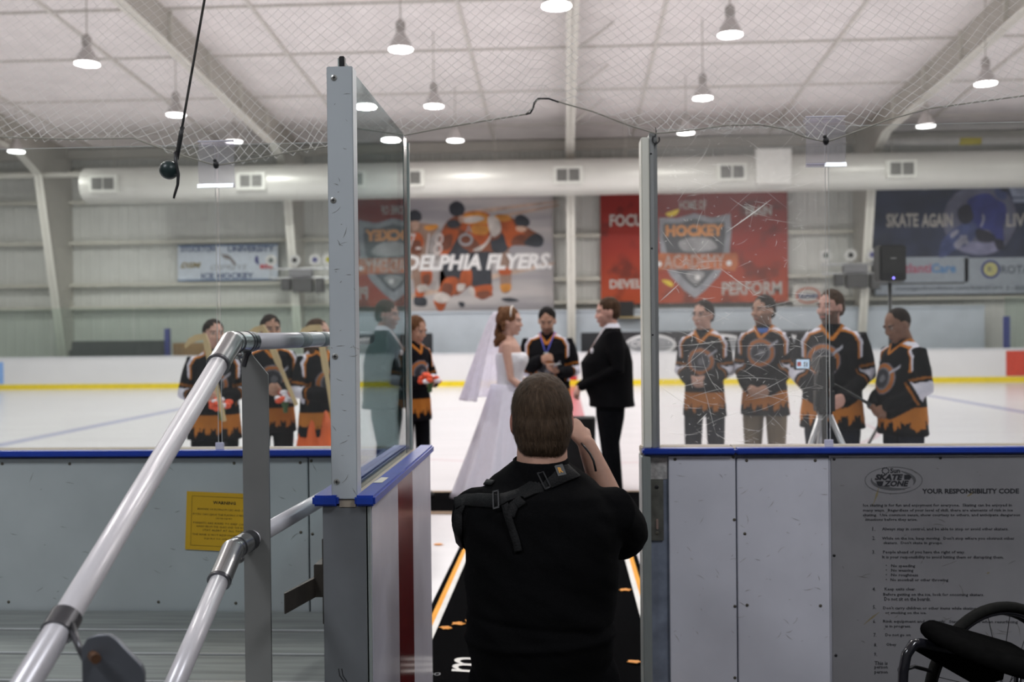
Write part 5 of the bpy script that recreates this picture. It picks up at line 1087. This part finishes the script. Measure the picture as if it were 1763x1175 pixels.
    if outfit == 'suit':
        b = BM(); ringloft(b, [(.79, .205*g, .165*g, 0, .015), (.86, .200*g, .160*g, 0, .01), (1.0, .182*g, .150*g+belly*.8, 0, -belly*.4), (1.18, .182*g, .148*g+belly, 0, -.005-belly*.5), (1.30, .188*g, .142*g, 0, 0), (1.40, .192, .115, 0, .005), (1.45, .140, .090, 0, .012), (1.495, .078, .072, 0, .018), (1.525, .064, .062, 0, .018)], 36)
        for sh, el, wr, d, n, cu in arms: tube(b, [(sh[0]*.7, sh[1], sh[2]-.02), (sh[0], sh[1], sh[2]), V(sh).lerp(V(el), .5), el, V(el).lerp(V(wr), .45), V(el).lerp(V(wr), .97)], [.07, .070*g, .066*g, .060, .050, .038], 18, round_ends=True)
        me = bake(b, .0075, 3); v = verts_np(me); c = np.tile(S3((.0045, .0045, .0055)), (len(v), 1)); x, y, z = v.T; vv = (y < -.02) & (np.abs(x) < .050*(z-1.22)/.25) & (z > 1.22)
        c[vv] = (.70, .70, .76); c[vv & (np.abs(x) < .017)] = (.18, .06, .02); c[(z > 1.485)] = (.72, .72, .80); paint(me, c); jk = obj('jacket', me, m_clothv, t, True, local=True)
        b = BM(); ell(b, (.115, -.135*g-.01, 1.285), (.022, .014, .024), 12, 8); obj('pocket_flower', b, M('white_petals', (.80, .78, .84), .7, ns=60, na=.15), t, True, local=True)
    return t, Mh, s
def held(t, name, bm, mat, smooth=True): return obj(name, bm, mat, t, smooth, local=True)

GM = 'groomsmen in black jerseys'; BMs = 'bridesmaids in black jerseys'
m_khaki = M('khaki_cloth', (.20, .155, .105), .85, ns=40, na=.1, bump=.2); m_denim = M('dark_denim', (.012, .014, .024), .85, ns=60, na=.25, spec=.1)
t1, Mh, s = person(1212, 8.8, 1.755, -22, 'young man with glasses in a black and orange jersey, hands clasped, behind scratched glass', yaw=-18, tilt=3, hairc='dark', build=.90, trousers=m_denim, z0=.0125, logo=(0, 1.22), arms=[((s*.165, 0, 1.405), (s*.195, .015, 1.14), (s*.06, -.21, 1.05), (-s*.85, -.25, .1), (0, 1, .2), .55) for s in (-1, 1)])
b = BM()
for sd in (-1, 1):
    pts = [Mh@V((sd*.031+.020*math.cos(a), -.096, .008+.015*math.sin(a))) for a in [2*math.pi*k/16 for k in range(17)]]; tube(b, pts, .0016, 6); tube(b, [Mh@V((sd*.052, -.094, .012)), Mh@V((sd*.080, -.03, .010)), Mh@V((sd*.082, .015, .004))], .0016, 6)
held(t1, 'glasses', b, M('glasses_frame', (.03, .03, .04), .3))
t2, Mh, s = person(1316, 8.7, 1.79, -25, 'bearded man in a black jersey with blue undershirt and khaki trousers', yaw=-28, tilt=2, skin='tan', hairc='dark', beard=.5, trousers=m_khaki, z0=.0125, build=.97, arms=[((s*.168, 0, 1.405), (s*.200, .015, 1.135), (s*.085, -.215, .985), (-s*.85, -.25, -.45), (0, 1, .2), .55) for s in (-1, 1)], logo=(0, 1.27))
b = BM(); ringloft(b, [(1.40, .050, .03, 0, -.068), (1.44, .062, .04, 0, -.052), (1.475, .062, .05, 0, -.03)], 16); held(t2, 'undershirt', b, M('blue_shirt', (.03, .10, .36), .8))
t3, Mh, s = person(1432, 7.6, 1.80, -15, 'tall bearded man in a black and orange jersey standing behind the pane seam and tripod', yaw=-35, tilt=2, skin='rosy', hairc='brown', beard=.85, build=1.10, trousers=m_denim, logo=(-.06, 1.24))
t4, Mh, s = person(1555, 7.4, 1.665, -74, 'short-haired man in a big black jersey looking down, seen from his side at right', yaw=2, tilt=24, skin='brown', hairc='dark', style='buzz', build=1.04, belly=.02, hem=.77, trousers=m_denim, pose='clasp')
t5, Mh, s = person(943, 9.7, 1.755, -4, 'officiant in a black jersey with a lanyard reading from a small card', pose='read', tilt=22, skin='tan', hairc='black', beard=.55, build=1.12, logo=(0, 1.12))
b = BM(); tube(b, [(-.075, .0, 1.50), (-.055, -.095, 1.44), (-.02, -.16, 1.34), (0, -.175, 1.30), (.02, -.16, 1.34), (.055, -.095, 1.44), (.075, .0, 1.50)], .011, 8, flat=.4); held(t5, 'lanyard', b, M('blue_ribbon', (.10, .12, .60), .6))
b = BM(); ringloft(b, [(1.27, .022, .008, 0, -.175), (1.31, .022, .008, 0, -.172)], 12); held(t5, 'badge', b, M('grey_badge', (.30, .33, .32), .4))
t6, Mh, s = person(1050, 9.05, 1.80, -84, 'groom in a black suit with a white boutonniere facing the bride', pose='forward', outfit='suit', tilt=8, skin='rosy', hairc='brown', style='short', beard=.25, build=1.22, belly=.05, z0=.0125, arms=[((s*.19, 0, 1.405), (s*.265, .03, 1.13), (s*.07, -.27, .965), (-s*.55, -.45, -.5), (-s*.3, .6, -.5), .6) for s in (-1, 1)])
w1_, Mh1, s1_ = person(368, 7.7, 1.63, 18, 'woman in a black and orange jersey half hidden behind the sloping handrail', pose='held', fem=True, yaw=20, hairc='dark', build=1.08, group=None)
w2_, Mh2, s2_ = person(466, 8.1, 1.67, 22, 'woman in a black jersey holding a stick and orange flowers left of the steel plate', pose='held', fem=True, yaw=10, tilt=4, skin='tan', hairc='dark', build=1.0)
w3_, Mh3, s3_ = person(549, 7.9, 1.63, 48, 'woman with an orange skirt beside the tall grey post, black jersey', pose='held', fem=True, yaw=20, hairc='brown', style='long', build=1.0)
w4_, Mh4, s4_ = person(711, 9.0, 1.66, 46, 'woman with long brown hair in a black jersey looking down right of the side glass', pose='held', fem=True, yaw=10, tilt=22, skin='tan', hairc='auburn', style='long', build=.86, z0=.0125)
b = BM(); RR = []
for z, r_ in ((.98, .16), (.80, .21), (.5, .27), (.25, .32), (.06, .36)): RR.append([V(((r_+.016*math.sin(9*a))*math.cos(a)+.02, (r_+.016*math.sin(9*a))*.8*math.sin(a)-.02, z)) for a in [2*math.pi*k/60 for k in range(60)]])
rings(b, RR); held(w3_, 'orange_skirt', b, M('orange_satin', (.72, .12, .02), .5, ns=5))
# bouquets and wooden sticks held by the bridesmaids
m_flr = M('orange_red_petals', (.75, .09, .03), .7, ns=40, na=.2); m_flw = M('white_petals'); m_wood = M('pale_hockey_wood', (.50, .38, .20), .55, ns=9, na=.12, stretch=(1, 1, .2))
def worldpt(t, p): return (Matrix.Translation(t.location) @ Matrix.Rotation(t.rotation_euler.z, 4, 'Z') @ Matrix.Scale(t.scale.x, 4)) @ V(p)
for (t_, lab, off, gn) in ((w1_, 'bouquet of orange and white flowers held behind the left pane seam', (.06, -.33, 1.02), 0), (w2_, 'bouquet of orange and white flowers right of the steel plate', (.08, -.33, 1.02), 1), (w4_, 'bouquet of orange-red and pale flowers held by the long-haired woman', (-.06, -.33, 1.12), 2)):
    c = worldpt(t_, off); f = thing('bouquet', c, lab, 'flowers', 'bouquets held by the bridesmaids'); rr = random.Random(gn)
    for k in range(15):
        v = V((rr.gauss(0, 1), rr.gauss(0, 1), abs(rr.gauss(0, 1)))).normalized()*.075; r_ = rr.uniform(.026, .038); b = BM()
        for j in range(4): a = j*1.57+rr.random(); ell(b, (v.x+.010*math.cos(a), v.y+.010*math.sin(a), v.z), (r_*.7, r_*.7, r_*.6), 8, 6)
        obj('bloom', b, m_flw if k % 3 == 0 else m_flr, f, True, local=True)
    b = BM(); tube(b, [(0, 0, .03), (0, .01, -.04), (.0, .02, -.09)], [.05, .022, .018], 10); obj('stem', b, M('green_stem', (.05, .13, .04), .6), f, True, local=True)
for (t_, lab, a0, a1, Yk) in ((w1_, 'wooden hockey stick held upright by the woman behind the handrail', (352, 575), (374, 672), 7.45), (w2_, 'wooden hockey stick held diagonally by the woman left of the steel plate', (452, 560), (490, 650), 7.80), (w3_, 'wooden hockey stick held by the woman beside the grey post', (549, 560), (566, 668), 7.55)):
    p0, p1 = P(*a0, Yk), P(*a1, Yk-.12); st = thing('hockey_stick', p1, lab, 'hockey stick', 'wooden sticks held by the bridesmaids'); d = (p1-p0).normalized(); sd = V((0, 1, 0)).cross(d).normalized(); sd = -sd if sd.x > 0 else sd
    b = BM(); RR = []
    for q_, hw in ((p0, .012), (p0+d*.08, .022), (p0+(p1-p0)*.72, .024), (p0+(p1-p0)*.8, .014), (p1+d*.25, .014)): RR.append([q_+sd*hw+V((0, -.009, 0)), q_-sd*hw+V((0, -.009, 0)), q_-sd*hw+V((0, .009, 0)), q_+sd*hw+V((0, .009, 0))])
    rings(b, RR); obj('shaft', b, m_wood, st)
    b = BM(); e0 = p0+d*.02; pts = [e0+sd*.0, e0+sd*.07+d*-.01, e0+sd*.13+d*.0, e0+sd*.17+d*.03]; RR = []
    for q_, hh in zip(pts, (.024, .026, .024, .014)): RR.append([q_+d*hh+V((0, -.006, 0)), q_-d*hh+V((0, -.006, 0)), q_-d*hh+V((0, .006, 0)), q_+d*hh+V((0, .006, 0))])
    rings(b, RR); obj('blade', b, m_wood, st)
# card held by officiant
c = worldpt(t5, (.10, -.36, 1.20)); b = BM(); box(b, c.x-.055, c.x+.055, c.y-.03, c.y+.03, c.z-.002, c.z+.002); cdv = obj('paper_card', b, M('card_white', (.62, .66, .66), .5)); tag(cdv, 'small white card held by the officiant in front of his chest', 'card')

# bride
t7, Mh, s = person(877, 8.95, 1.72, 80, 'bride in a white strapless gown and veil facing the groom', pose='forward', outfit='bride', fem=True, tilt=6, skin='fair', hairc='light', style='curly', build=.98, z0=.0125)
t7['label'] = 'bride in a strapless white gown with veil and hair band facing the groom'
m_sat = M('white_satin', (.74, .73, .84), .6, ns=20, na=.03); m_lace = M('white_lace', (.78, .78, .82), .8, ns=120, na=.12, bump=.4)
b = BM(); ringloft(b, [(.98, .165, .125, 0, 0), (1.06, .138, .118, 0, 0), (1.16, .142, .125, 0, -.005), (1.25, .158, .150, 0, -.022), (1.31, .160, .148, 0, -.020), (1.335, .158, .120, 0, -.006)], 36)
for sd in (-1, 1): ell(b, (sd*.068, -.105, 1.275), (.068, .058, .062), 14, 10)
bd = obj('bodice', bake(b, .008, 2), m_lace, t7, True, local=True)
b = BM(); RR = []; n = 120
for k in range(19):
    u = k/18; z = 1.045-u*1.04; r_ = .168+.31*u**1.12
    RR.append([V(((r_+.022*u*math.sin(11*a)+.012*u*math.sin(23*a+1))*math.cos(a)*.95, (r_*1.06+.022*u*math.sin(11*a)+.02*u*math.sin(5*a))*math.sin(a)+.04*u, z)) for a in [2*math.pi*j/n for j in range(n)]])
rings(b, RR); obj('gown_skirt', b, m_sat, t7, True, local=True)
b = BM(); nu, nv = 40, 26; gv = []
for i in range(nv+1):
    u = i/nv; z = 1.71-u*.80-.03*math.sin(u*3); r_ = .088+.27*u**.72; row = []
    for j in range(nu+1):
        a = math.radians(25+130*j/nu); w_ = 1+.07*u*math.sin(a*17)+.04*u*math.sin(a*31+2); row.append(b.verts.new((r_*w_*1.05*math.cos(a), (.04+r_*w_*1.15*math.sin(a)), z)))
    gv.append(row)
for i in range(nv):
    for j in range(nu): b.faces.new((gv[i][j], gv[i][j+1], gv[i+1][j+1], gv[i+1][j]))
o = obj('veil', b, Mveil('veil_tulle', (.85, .83, .92), .62), t7, True, local=True); md = o.modifiers.new('s', 'SOLIDIFY'); md.thickness = .001
b = BM(); tube(b, [Mh@V((.084*math.cos(a), .0+.01*math.sin(a)-.015, .045+.092*math.sin(a))) for a in [math.pi*k/14 for k in range(15)]], .006, 8); obj('hair_band', b, M('pearl_band', (.8, .76, .70), .3, .2, ns=90, na=.2), t7, True, local=True)
# black draped stand beside them
q = P(1001, 719, 9.6); b = BM(); ringloft(b, [(0, .115, .115, q.x, 9.6), (.02, .12, .12, q.x, 9.6), (q.z-.04, .165, .15, q.x-.03, 9.6), (q.z, .165, .15, q.x-.03, 9.6)], 32, pw=5)
tag(obj('draped_stand', b, M('matte_black_drape', (.010, .010, .011), .9, ns=20, na=.2), smooth='auto'), 'black cloth-covered stand between the officiant and the groom', 'stand')

# speaker on tripod behind the short-haired man
q = P(1533, 455, 9.5); t = thing('loudspeaker', (q.x, 9.5, q.z-.17), 'black loudspeaker with a small blue light on a pole right of the stage lights', 'loudspeaker')
b = BM(); box(b, q.x-.122, q.x+.122, 9.42, 9.62, q.z-.165, q.z+.175, .015); obj('cabinet', b, m_black, t, 'auto')
b = BM(); box(b, q.x-.108, q.x+.108, 9.412, 9.42, q.z-.10, q.z+.16, .004); obj('grille', b, MATS['speaker_mesh'], t)
b = BM(); ell(b, (q.x, 9.41, q.z-.135), (.008, .004, .008), 10, 6); obj('power_light', b, M('blue_led', (.1, .1, .8), .3, emit=((.25, .2, 1), 6)), t)
b = BM(); box(b, q.x-.025, q.x+.025, 9.408, 9.412, q.z+.045, q.z+.052); obj('badge', b, M('badge_grey', (.4, .4, .4), .4), t)
t = thing('speaker_tripod', (q.x, 9.52, 0), 'black tripod stand carrying the loudspeaker behind the short-haired man', 'stand')
b = BM(); tube(b, [(q.x, 9.52, .35), (q.x, 9.52, q.z-.17)], .0165, 12); obj('pole', b, m_black, t, True)
b = BM(); tube(b, [(q.x, 9.52, .72), (q.x, 9.52, .86)], .03, 12); obj('collar', b, m_black, t, 'auto')
for a in (200, 320, 80):
    ex, ey = q.x+.52*math.cos(math.radians(a)), 9.52+.52*math.sin(math.radians(a)); b = BM(); tube(b, [(q.x, 9.52, .80), (ex, ey, .013)], .013, 10); l = obj('leg', b, m_black, t, True)
    b = BM(); tube(b, [(q.x, 9.52, .40), (q.x+(ex-q.x)*.5, 9.52+(ey-9.52)*.5, .41)], .007, 6); obj('strut', b, m_black, l, True)
# camcorder and its tripod
YC = 5.5; q = P(1412, 628, YC); t = thing('camcorder', (q.x, YC, q.z-.05), 'black camcorder with a lit fold-out screen filming the wedding party', 'video camera')
b = BM(); box(b, q.x-.015, q.x+.075, YC-.06, YC+.12, q.z-.045, q.z+.045, .012); obj('camera_body', b, m_black, t, 'auto')
b = BM(); tube(b, [(q.x+.03, YC+.12, q.z), (q.x+.03, YC+.20, q.z)], .035, 20); obj('lens', b, m_black, t, 'auto')
b = BM(); tube(b, [(q.x+.03, YC-.06, q.z+.01), (q.x+.03, YC-.10, q.z+.012)], .016, 12); obj('eyepiece', b, m_black, t, 'auto')
c = P(1382, 627, YC-.03); b = BM(); box(b, c.x-.047, c.x+.042, YC-.032, YC-.022, c.z-.032, c.z+.032, .003); sc_ = obj('screen_frame', b, m_black, t)
b = BM(); box(b, c.x-.034, c.x+.034, YC-.0335, YC-.032, c.z-.024, c.z+.024); obj('screen', b, M('lit_screen', (.4, .5, .6), .3, emit=((.50, .66, .85), .75)), sc_)
b = BM(); box(b, c.x-.030, c.x-.010, YC-.0345, YC-.0338, c.z-.012, c.z+.012); obj('screen_picture', b, M('screen_red', (.3, .05, .05), .4, emit=((.5, .1, .1), .4)), sc_)
b = BM(); box(b, c.x+.006, c.x+.012, YC-.0345, YC-.0338, c.z-.016, c.z+.012); box(b, c.x+.018, c.x+.024, YC-.0345, YC-.0338, c.z-.016, c.z+.012); obj('screen_picture', b, m_black, sc_)
b = BM(); tube(b, [(q.x-.02, YC-.05, q.z-.03), (q.x-.03, YC-.06, q.z-.07), (q.x-.035, YC-.05, q.z-.22), (q.x+.01, YC-.05, q.z-.25), (q.x+.05, YC-.03, q.z-.06)], .006, 8); obj('hand_strap', b, m_black, t, True)
t = thing('camera_tripod', (q.x+.02, YC, 0), 'silver-legged tripod with black head standing on the ice under the camcorder', 'tripod')
HX = q.x+.02; zt = 1.10
b = BM(); tube(b, [(HX, YC, .65), (HX, YC, q.z-.12)], .014, 12); obj('centre_column', b, m_black, t, True)
b = BM(); box(b, HX-.045, HX+.045, YC-.05, YC+.05, q.z-.13, q.z-.046, .01); box(b, HX-.05, HX+.05, YC-.05, YC+.05, zt-.06, zt+.08, .015); obj('pan_head', b, m_black, t, 'auto')
b = BM(); tube(b, [(HX+.04, YC, q.z-.10), (HX+.13, YC-.10, q.z-.16), (HX+.20, YC-.16, q.z-.21)], [.005, .006, .010], 10); obj('pan_handle', b, m_black, t, True)
for a, c_ in ((208, 1), (332, 1), (92, 1)):
    ex, ey = HX+.47*math.cos(math.radians(a)), YC+.47*math.sin(math.radians(a)); top_ = V((HX, YC, zt)); ft = V((ex, ey, .012)); b = BM(); tube(b, [top_, top_.lerp(ft, .55)], .016, 10); l = obj('leg', b, M('silver_leg', (.58, .58, .60), .35, .6), t, True)
    b = BM(); tube(b, [top_.lerp(ft, .50), ft], .012, 10); obj('lower_leg', b, M('silver_leg'), l, True); b = BM(); tube(b, [top_.lerp(ft, .5), top_.lerp(ft, .56)], .021, 10); obj('leg_clamp', b, m_black, l)
b = BM(); tube(b, [(HX, YC, .55), V((HX, YC, zt)).lerp(V((HX+.47*math.cos(math.radians(208)), YC+.47*math.sin(math.radians(208)), 0)), .5)], .006, 6); tube(b, [(HX, YC, .55), V((HX, YC, zt)).lerp(V((HX+.47*math.cos(math.radians(332)), YC+.47*math.sin(math.radians(332)), 0)), .5)], .006, 6); obj('brace', b, m_black, t)

# ---------------------------------------------------------------- the kneeling photographer (seen from behind)
PY = 2.80
t = thing('person', (-.06, PY, 0), 'heavy-set photographer in a black polo and shoulder harness kneeling in the opening, seen from behind', 'person')
def kx(px, Y=PY): return P(px, 800, Y).x
def kz(py, px=935, Y=PY): return P(px, py, Y).z
CX = kx(933)
Mh = Matrix.Translation((CX-.001, PY+.045, kz(727))) @ Matrix.Rotation(math.radians(184), 4, 'Z') @ Matrix.Rotation(math.radians(5), 4, 'X') @ Matrix.Scale(1.07, 4)
b = BM(); head(b, Mh); tube(b, [(CX, PY+.03, kz(815)), (CX, PY+.03, kz(795)), (CX, PY+.035, kz(760))], [.080, .073, .070], 20); tube(b, [(CX, PY-.005, kz(800)), (CX, PY-.0, kz(775))], [.055, .050], 16, round_ends=True)
ringloft(b, [(kz(1175), .165, .13, CX, PY), (kz(1050), .18, .14, CX, PY), (kz(900), .18, .12, CX, PY), (kz(840), .14, .09, CX, PY+.01), (kz(812), .08, .07, CX, PY+.02)])
shL, elL, wrL = V((kx(826), PY-.0, kz(885))), V((-.262, 3.03, .90)), V((-.075, 3.17, 1.12))
shR, elR, wrR = V((kx(1046), PY-.0, kz(885))), V((.172, 3.02, .885)), V((.065, 3.06, 1.155))
for sh, el, wr in ((shL, elL, wrL), (shR, elR, wrR)): tube(b, [sh, sh.lerp(el, .5), el, el.lerp(wr, .35), el.lerp(wr, .7), wr], [.058, .052, .045, .047, .038, .028], 16, round_ends=True)
hand(b, wrR, V((-.55, .28, .75)), V((-.5, .5, -.3)), -1, .9); hand(b, wrL, V((.45, .45, .55)), V((.2, -.2, .9)), -1, .7)
for sd in (-1, 1): tube(b, [(CX+sd*.10, PY, .55), (CX+sd*.14, PY+.13, .30), (CX+sd*.15, PY+.24, .09), (CX+sd*.15, PY+.02, .07), (CX+sd*.14, PY-.22, .07), (CX+sd*.14, PY-.30, .05)], [.085, .075, .055, .05, .035, .03], 14, round_ends=True)
me = bake(b, .0055, 2); v = verts_np(me); sk = (.50, .29, .215); col = np.tile(S3(sk), (len(v), 1)); face_paint(v, col, Mh, sk, HR['brown'], .3)
qh = (np.c_[v, np.ones(len(v))]@np.array(Mh.inverted()).T)[:, :3]; ear = (np.abs(qh[:, 0]) > .074) & (np.abs(qh[:, 2]) < .05) & (np.abs(qh[:, 1]-.014) < .03); col[ear] = (.45, .20, .15); paint(me, col); obj('body', me, m_skinv, t, True)
# hair with separate strands
b = BM(); e = lambda c, r: ell(b, c, r, 28, 20, Mh)
e((0, .018, .030), (.0815, .0995, .0965)); e((0, .036, -.012), (.0795, .080, .088)); e((0, .044, -.050), (.070, .064, .056))
hm = bake(b, .004, 14); v = verts_np(hm); n_ = np.empty(len(v)*3, np.float32); hm.vertices.foreach_get('normal', n_); n_ = n_.reshape(-1, 3)
dv = np.array([mnoise.noise(V((p[0]*90, p[1]*90, p[2]*16))) for p in v]); set_verts(hm, v+n_*(dv*.0016)[:, None])
m_ph = M('hair_photographer', (.075, .048, .030), .6, ns=110, na=.4, stretch=(1, 1, .25), spec=.18); ho = obj('hair', hm, m_ph, t, True)
rr = random.Random(11); b = BM(); crown = Mh@V((-.016, .062, .100)); vv = verts_np(hm); hm.vertices.foreach_get('normal', n_.ravel()); idx = [rr.randrange(len(vv)) for _ in range(9000)]
for i in idx:
    p = V(vv[i]); n1_ = V(n_[i]); d = p-crown
    sw_ = n1_.cross(d).normalized()*.35 if d.length > .001 else V((1, 0, 0)); d = (d.normalized()+sw_+V((0, 0, -.55))*min(1, (crown.z-p.z)/.05+.15)+V((rr.gauss(0, .22), rr.gauss(0, .22), rr.gauss(0, .22)))); d = (d-n1_*d.dot(n1_))
    if d.length < .01: continue
    d.normalize(); sd_ = n1_.cross(d)*.00035; L_ = rr.uniform(.010, .022); q0 = p+n1_*.0005; q1 = q0+d*L_*.5+n1_*.0020; q2 = q0+d*L_+n1_*.0018
    a_ = [b.verts.new(x) for x in (q0+sd_, q0-sd_, q1-sd_, q1+sd_)]; tip = b.verts.new(q2); b.faces.new(a_); b.faces.new((a_[3], a_[2], tip))
st_ = obj('hair_strands', b, m_ph, ho); st_['kind'] = 'stuff'
# polo shirt
b = BM()
L_ = [(1250, 800, 1050, .150), (1175, 808, 1048, .165), (1140, 803, 1052, .172), (1100, 799, 1057, .180), (1050, 799, 1061, .182), (1000, 797, 1064, .178), (950, 798, 1070, .170), (905, 797, 1076, .160), (875, 803, 1070, .150), (850, 818, 1048, .130), (832, 836, 1030, .112), (818, 853, 1012, .098), (806, 870, 992, .088), (796, 880, 976, .084)]
ringloft(b, [(kz(py, (x0+x1)/2), (kx(x1)-kx(x0))/2*.985, ry, (kx(x0)+kx(x1))/2, PY+.005+(.03 if py < 840 else .0)*1.0) for py, x0, x1, ry in L_], 48, pw=2.15)
for sh, el, k in ((shL, elL, 1), (shR, elR, 1)):
    tube(b, [sh+V((.02 if sh.x < 0 else -.03, 0, .005)), sh, sh.lerp(el, .45), sh.lerp(el, .9), sh.lerp(el, 1.0)], [.075, .083, .085, .080, .072], 20, round_ends=True)
me = bake(b, .006, 5); v = verts_np(me); n_ = np.empty(len(v)*3, np.float32); me.vertices.foreach_get('normal', n_); n_ = n_.reshape(-1, 3)
dv = np.array([mnoise.noise(V((p[0]*6, p[1]*6, p[2]*13+p[0]*7)))*.008+mnoise.noise(V((p[0]*16, p[1]*14, p[2]*30+p[0]*14)))*.0030 for p in v])
dv += .006*np.exp(-((v[:, 2]-.66-.05*v[:, 0])/.012)**2)-.004*np.exp(-((v[:, 2]-.70+.1*v[:, 0])/.010)**2)
set_verts(me, v+n_*dv[:, None]); m_polo = M('black_polo_cotton', (.0040, .0040, .0044), .95, ns=300, na=.25, bump=.15, spec=.06)
polo = obj('polo_shirt', me, m_polo, t, True); v = verts_np(me)
bvh = BVHTree.FromPolygons([tuple(p) for p in v], [tuple(p.vertices) for p in me.polygons])
b = BM(); RR = []
for (z, rx, ry, dy) in ((kz(822), .086, .094, .018), (kz(806), .0815, .090, .022), (kz(793), .0790, .0865, .024), (kz(791), .0745, .082, .024), (kz(806), .0745, .082, .024)): RR.append([V((CX-.004+rx*math.cos(a), PY+dy+ry*math.sin(a), z+.006*math.sin(a))) for a in [2*math.pi*k/48 for k in range(48)]])
rings(b, RR, False); obj('collar', b, m_polo, t, True)
def hit(px, py): return bvh.ray_cast(V((0, 0, 1.5)), V(ray(px, py)).normalized())[0] is not None
def onback(px, py, off=.004):
    o_ = V((0, 0, 1.5)); d = V(ray(px, py)).normalized(); h = bvh.ray_cast(o_, d)
    if h[0] is None: return P(px, py, PY-.10), V((0, -1, 0))
    return h[0]+h[1]*off, h[1]
m_strap = M('black_webbing', (.0075, .0075, .008), .7, ns=220, na=.4, bump=.3, spec=.2)
def ribbon(pts, w_, name='harness_strap', mat=None, th_=.004, parent=None, off=.003):
    dense = []
    for (x0, y0), (x1, y1) in zip(pts, pts[1:]):
        for k in range(6): dense.append((x0+(x1-x0)*k/6, y0+(y1-y0)*k/6))
    dense.append(pts[-1]); PP = [onback(*p, off=off) for p in dense if hit(*p)]
    if len(PP) < 3: return None
    b = BM(); RR = []
    for i, (p, n1_) in enumerate(PP):
        a, c = PP[max(0, i-1)][0], PP[min(len(PP)-1, i+1)][0]; d = (c-a).normalized(); s_ = d.cross(n1_).normalized()*w_/2; RR.append([p+s_, p+s_*.9+n1_*th_, p-s_*.9+n1_*th_, p-s_])
    rings(b, RR); return obj(name, b, mat or m_strap, parent or t, True)
hs = ribbon([(987, 812), (968, 818), (945, 828), (918, 842), (895, 854)], .052)
ribbon([(900, 850), (880, 856), (855, 864), (825, 862), (800, 862), (785, 868)], .040)
ribbon([(868, 862), (874, 885), (882, 910), (890, 935), (893, 950)], .022)
ribbon([(900, 862), (885, 872), (878, 890)], .03)
ribbon([(822, 838), (838, 832), (850, 834)], .02); ribbon([(800, 860), (790, 885), (789, 915), (795, 950)], .03)
for px, py, a in ((937, 829, -28), (857, 863, -4)):
    p, n1_ = onback(px, py, .008); ux = V((math.cos(math.radians(a)), 0, math.sin(math.radians(-a)))); ux = (ux-n1_*ux.dot(n1_)).normalized(); uy = n1_.cross(ux).normalized(); b = BM()
    for u0, u1, v0, v1 in ((-.010, -.006, -.027, .027), (.006, .010, -.027, .027), (-.010, .010, -.027, -.022), (-.010, .010, .022, .027)): prism(b, [(u0, v0), (u1, v0), (u1, v1), (u0, v1)], lambda u, w2: p+ux*u+uy*w2, n1_*.004)
    obj('buckle', b, M('gloss_buckle', (.03, .03, .032), .25), t)
p, n1_ = onback(963, 812, .0085); ux = V((.93, 0, .37)); ux = (ux-n1_*ux.dot(n1_)).normalized(); uy = n1_.cross(ux)*-1; uy = uy if uy.z > 0 else -uy
b = BM(); prism(b, [(-.013, -.016), (.013, -.016), (.013, .016), (-.013, .016)], lambda u, w2: p+ux*u+uy*w2, n1_*.001); lb = obj('strap_label', b, M('label_black', (.02, .02, .02), .5), t)
b = BM(); text_bm(b, 'R', 0, 0, .013, .017, 0, bold=.05, plane=lambda u, w2: p+n1_*.0016+ux*u+uy*w2); obj('lettering', b, M('orange_stitch', (.55, .26, .03), .6), lb)
# trousers and shoes
b = BM(); ringloft(b, [(kz(1140), .175, .155, CX, PY), (kz(1185), .185, .165, CX, PY), (.45, .18, .16, CX, PY)], 32)
for sd in (-1, 1): tube(b, [(CX+sd*.10, PY, .52), (CX+sd*.14, PY+.13, .30), (CX+sd*.15, PY+.235, .105), (CX+sd*.15, PY+.16, .085), (CX+sd*.15, PY+.0, .085), (CX+sd*.14, PY-.20, .08)], [.115, .102, .085, .078, .072, .062], 18, round_ends=True)
obj('trousers', bake(b, .009, 3), M('black_trousers', (.004, .004, .0045), .95, ns=120, na=.2, spec=.05), t, True)
for sd in (-1, 1): b = BM(); tube(b, [(CX+sd*.14, PY-.20, .07), (CX+sd*.14, PY-.28, .06), (CX+sd*.14, PY-.33, .10), (CX+sd*.14, PY-.345, .155)], [.05, .05, .045, .035], 14, round_ends=True); obj('shoe', b, m_shoe, t, True)
# his camera
c = V((CX+.005, 3.085, kz(738))); t8 = thing('photo_camera', c, 'black camera held to the kneeling photographer\'s face with its strap showing by his cheek', 'camera')
b = BM(); box(b, c.x-.07, c.x+.07, c.y-.03, c.y+.035, c.z-.05, c.z+.04, .008); ell(b, (c.x, c.y, c.z+.045), (.028, .028, .02)); obj('camera_body', b, m_black, t8, 'auto')
b = BM(); tube(b, [(c.x, c.y+.035, c.z-.005), (c.x, c.y+.15, c.z-.005)], .038, 24); obj('lens', b, m_black, t8, 'auto')
b = BM(); tube(b, [P(1000, 762, 3.05), P(1008, 772, 3.0), P(1016, 782, 2.99), P(1022, 794, 2.99), P(1026, 812, 2.98)], .0035, 8); tube(b, [(c.x+.07, c.y, c.z), P(1000, 762, 3.05)], .0035, 8); obj('neck_strap', b, m_black, t8, True)
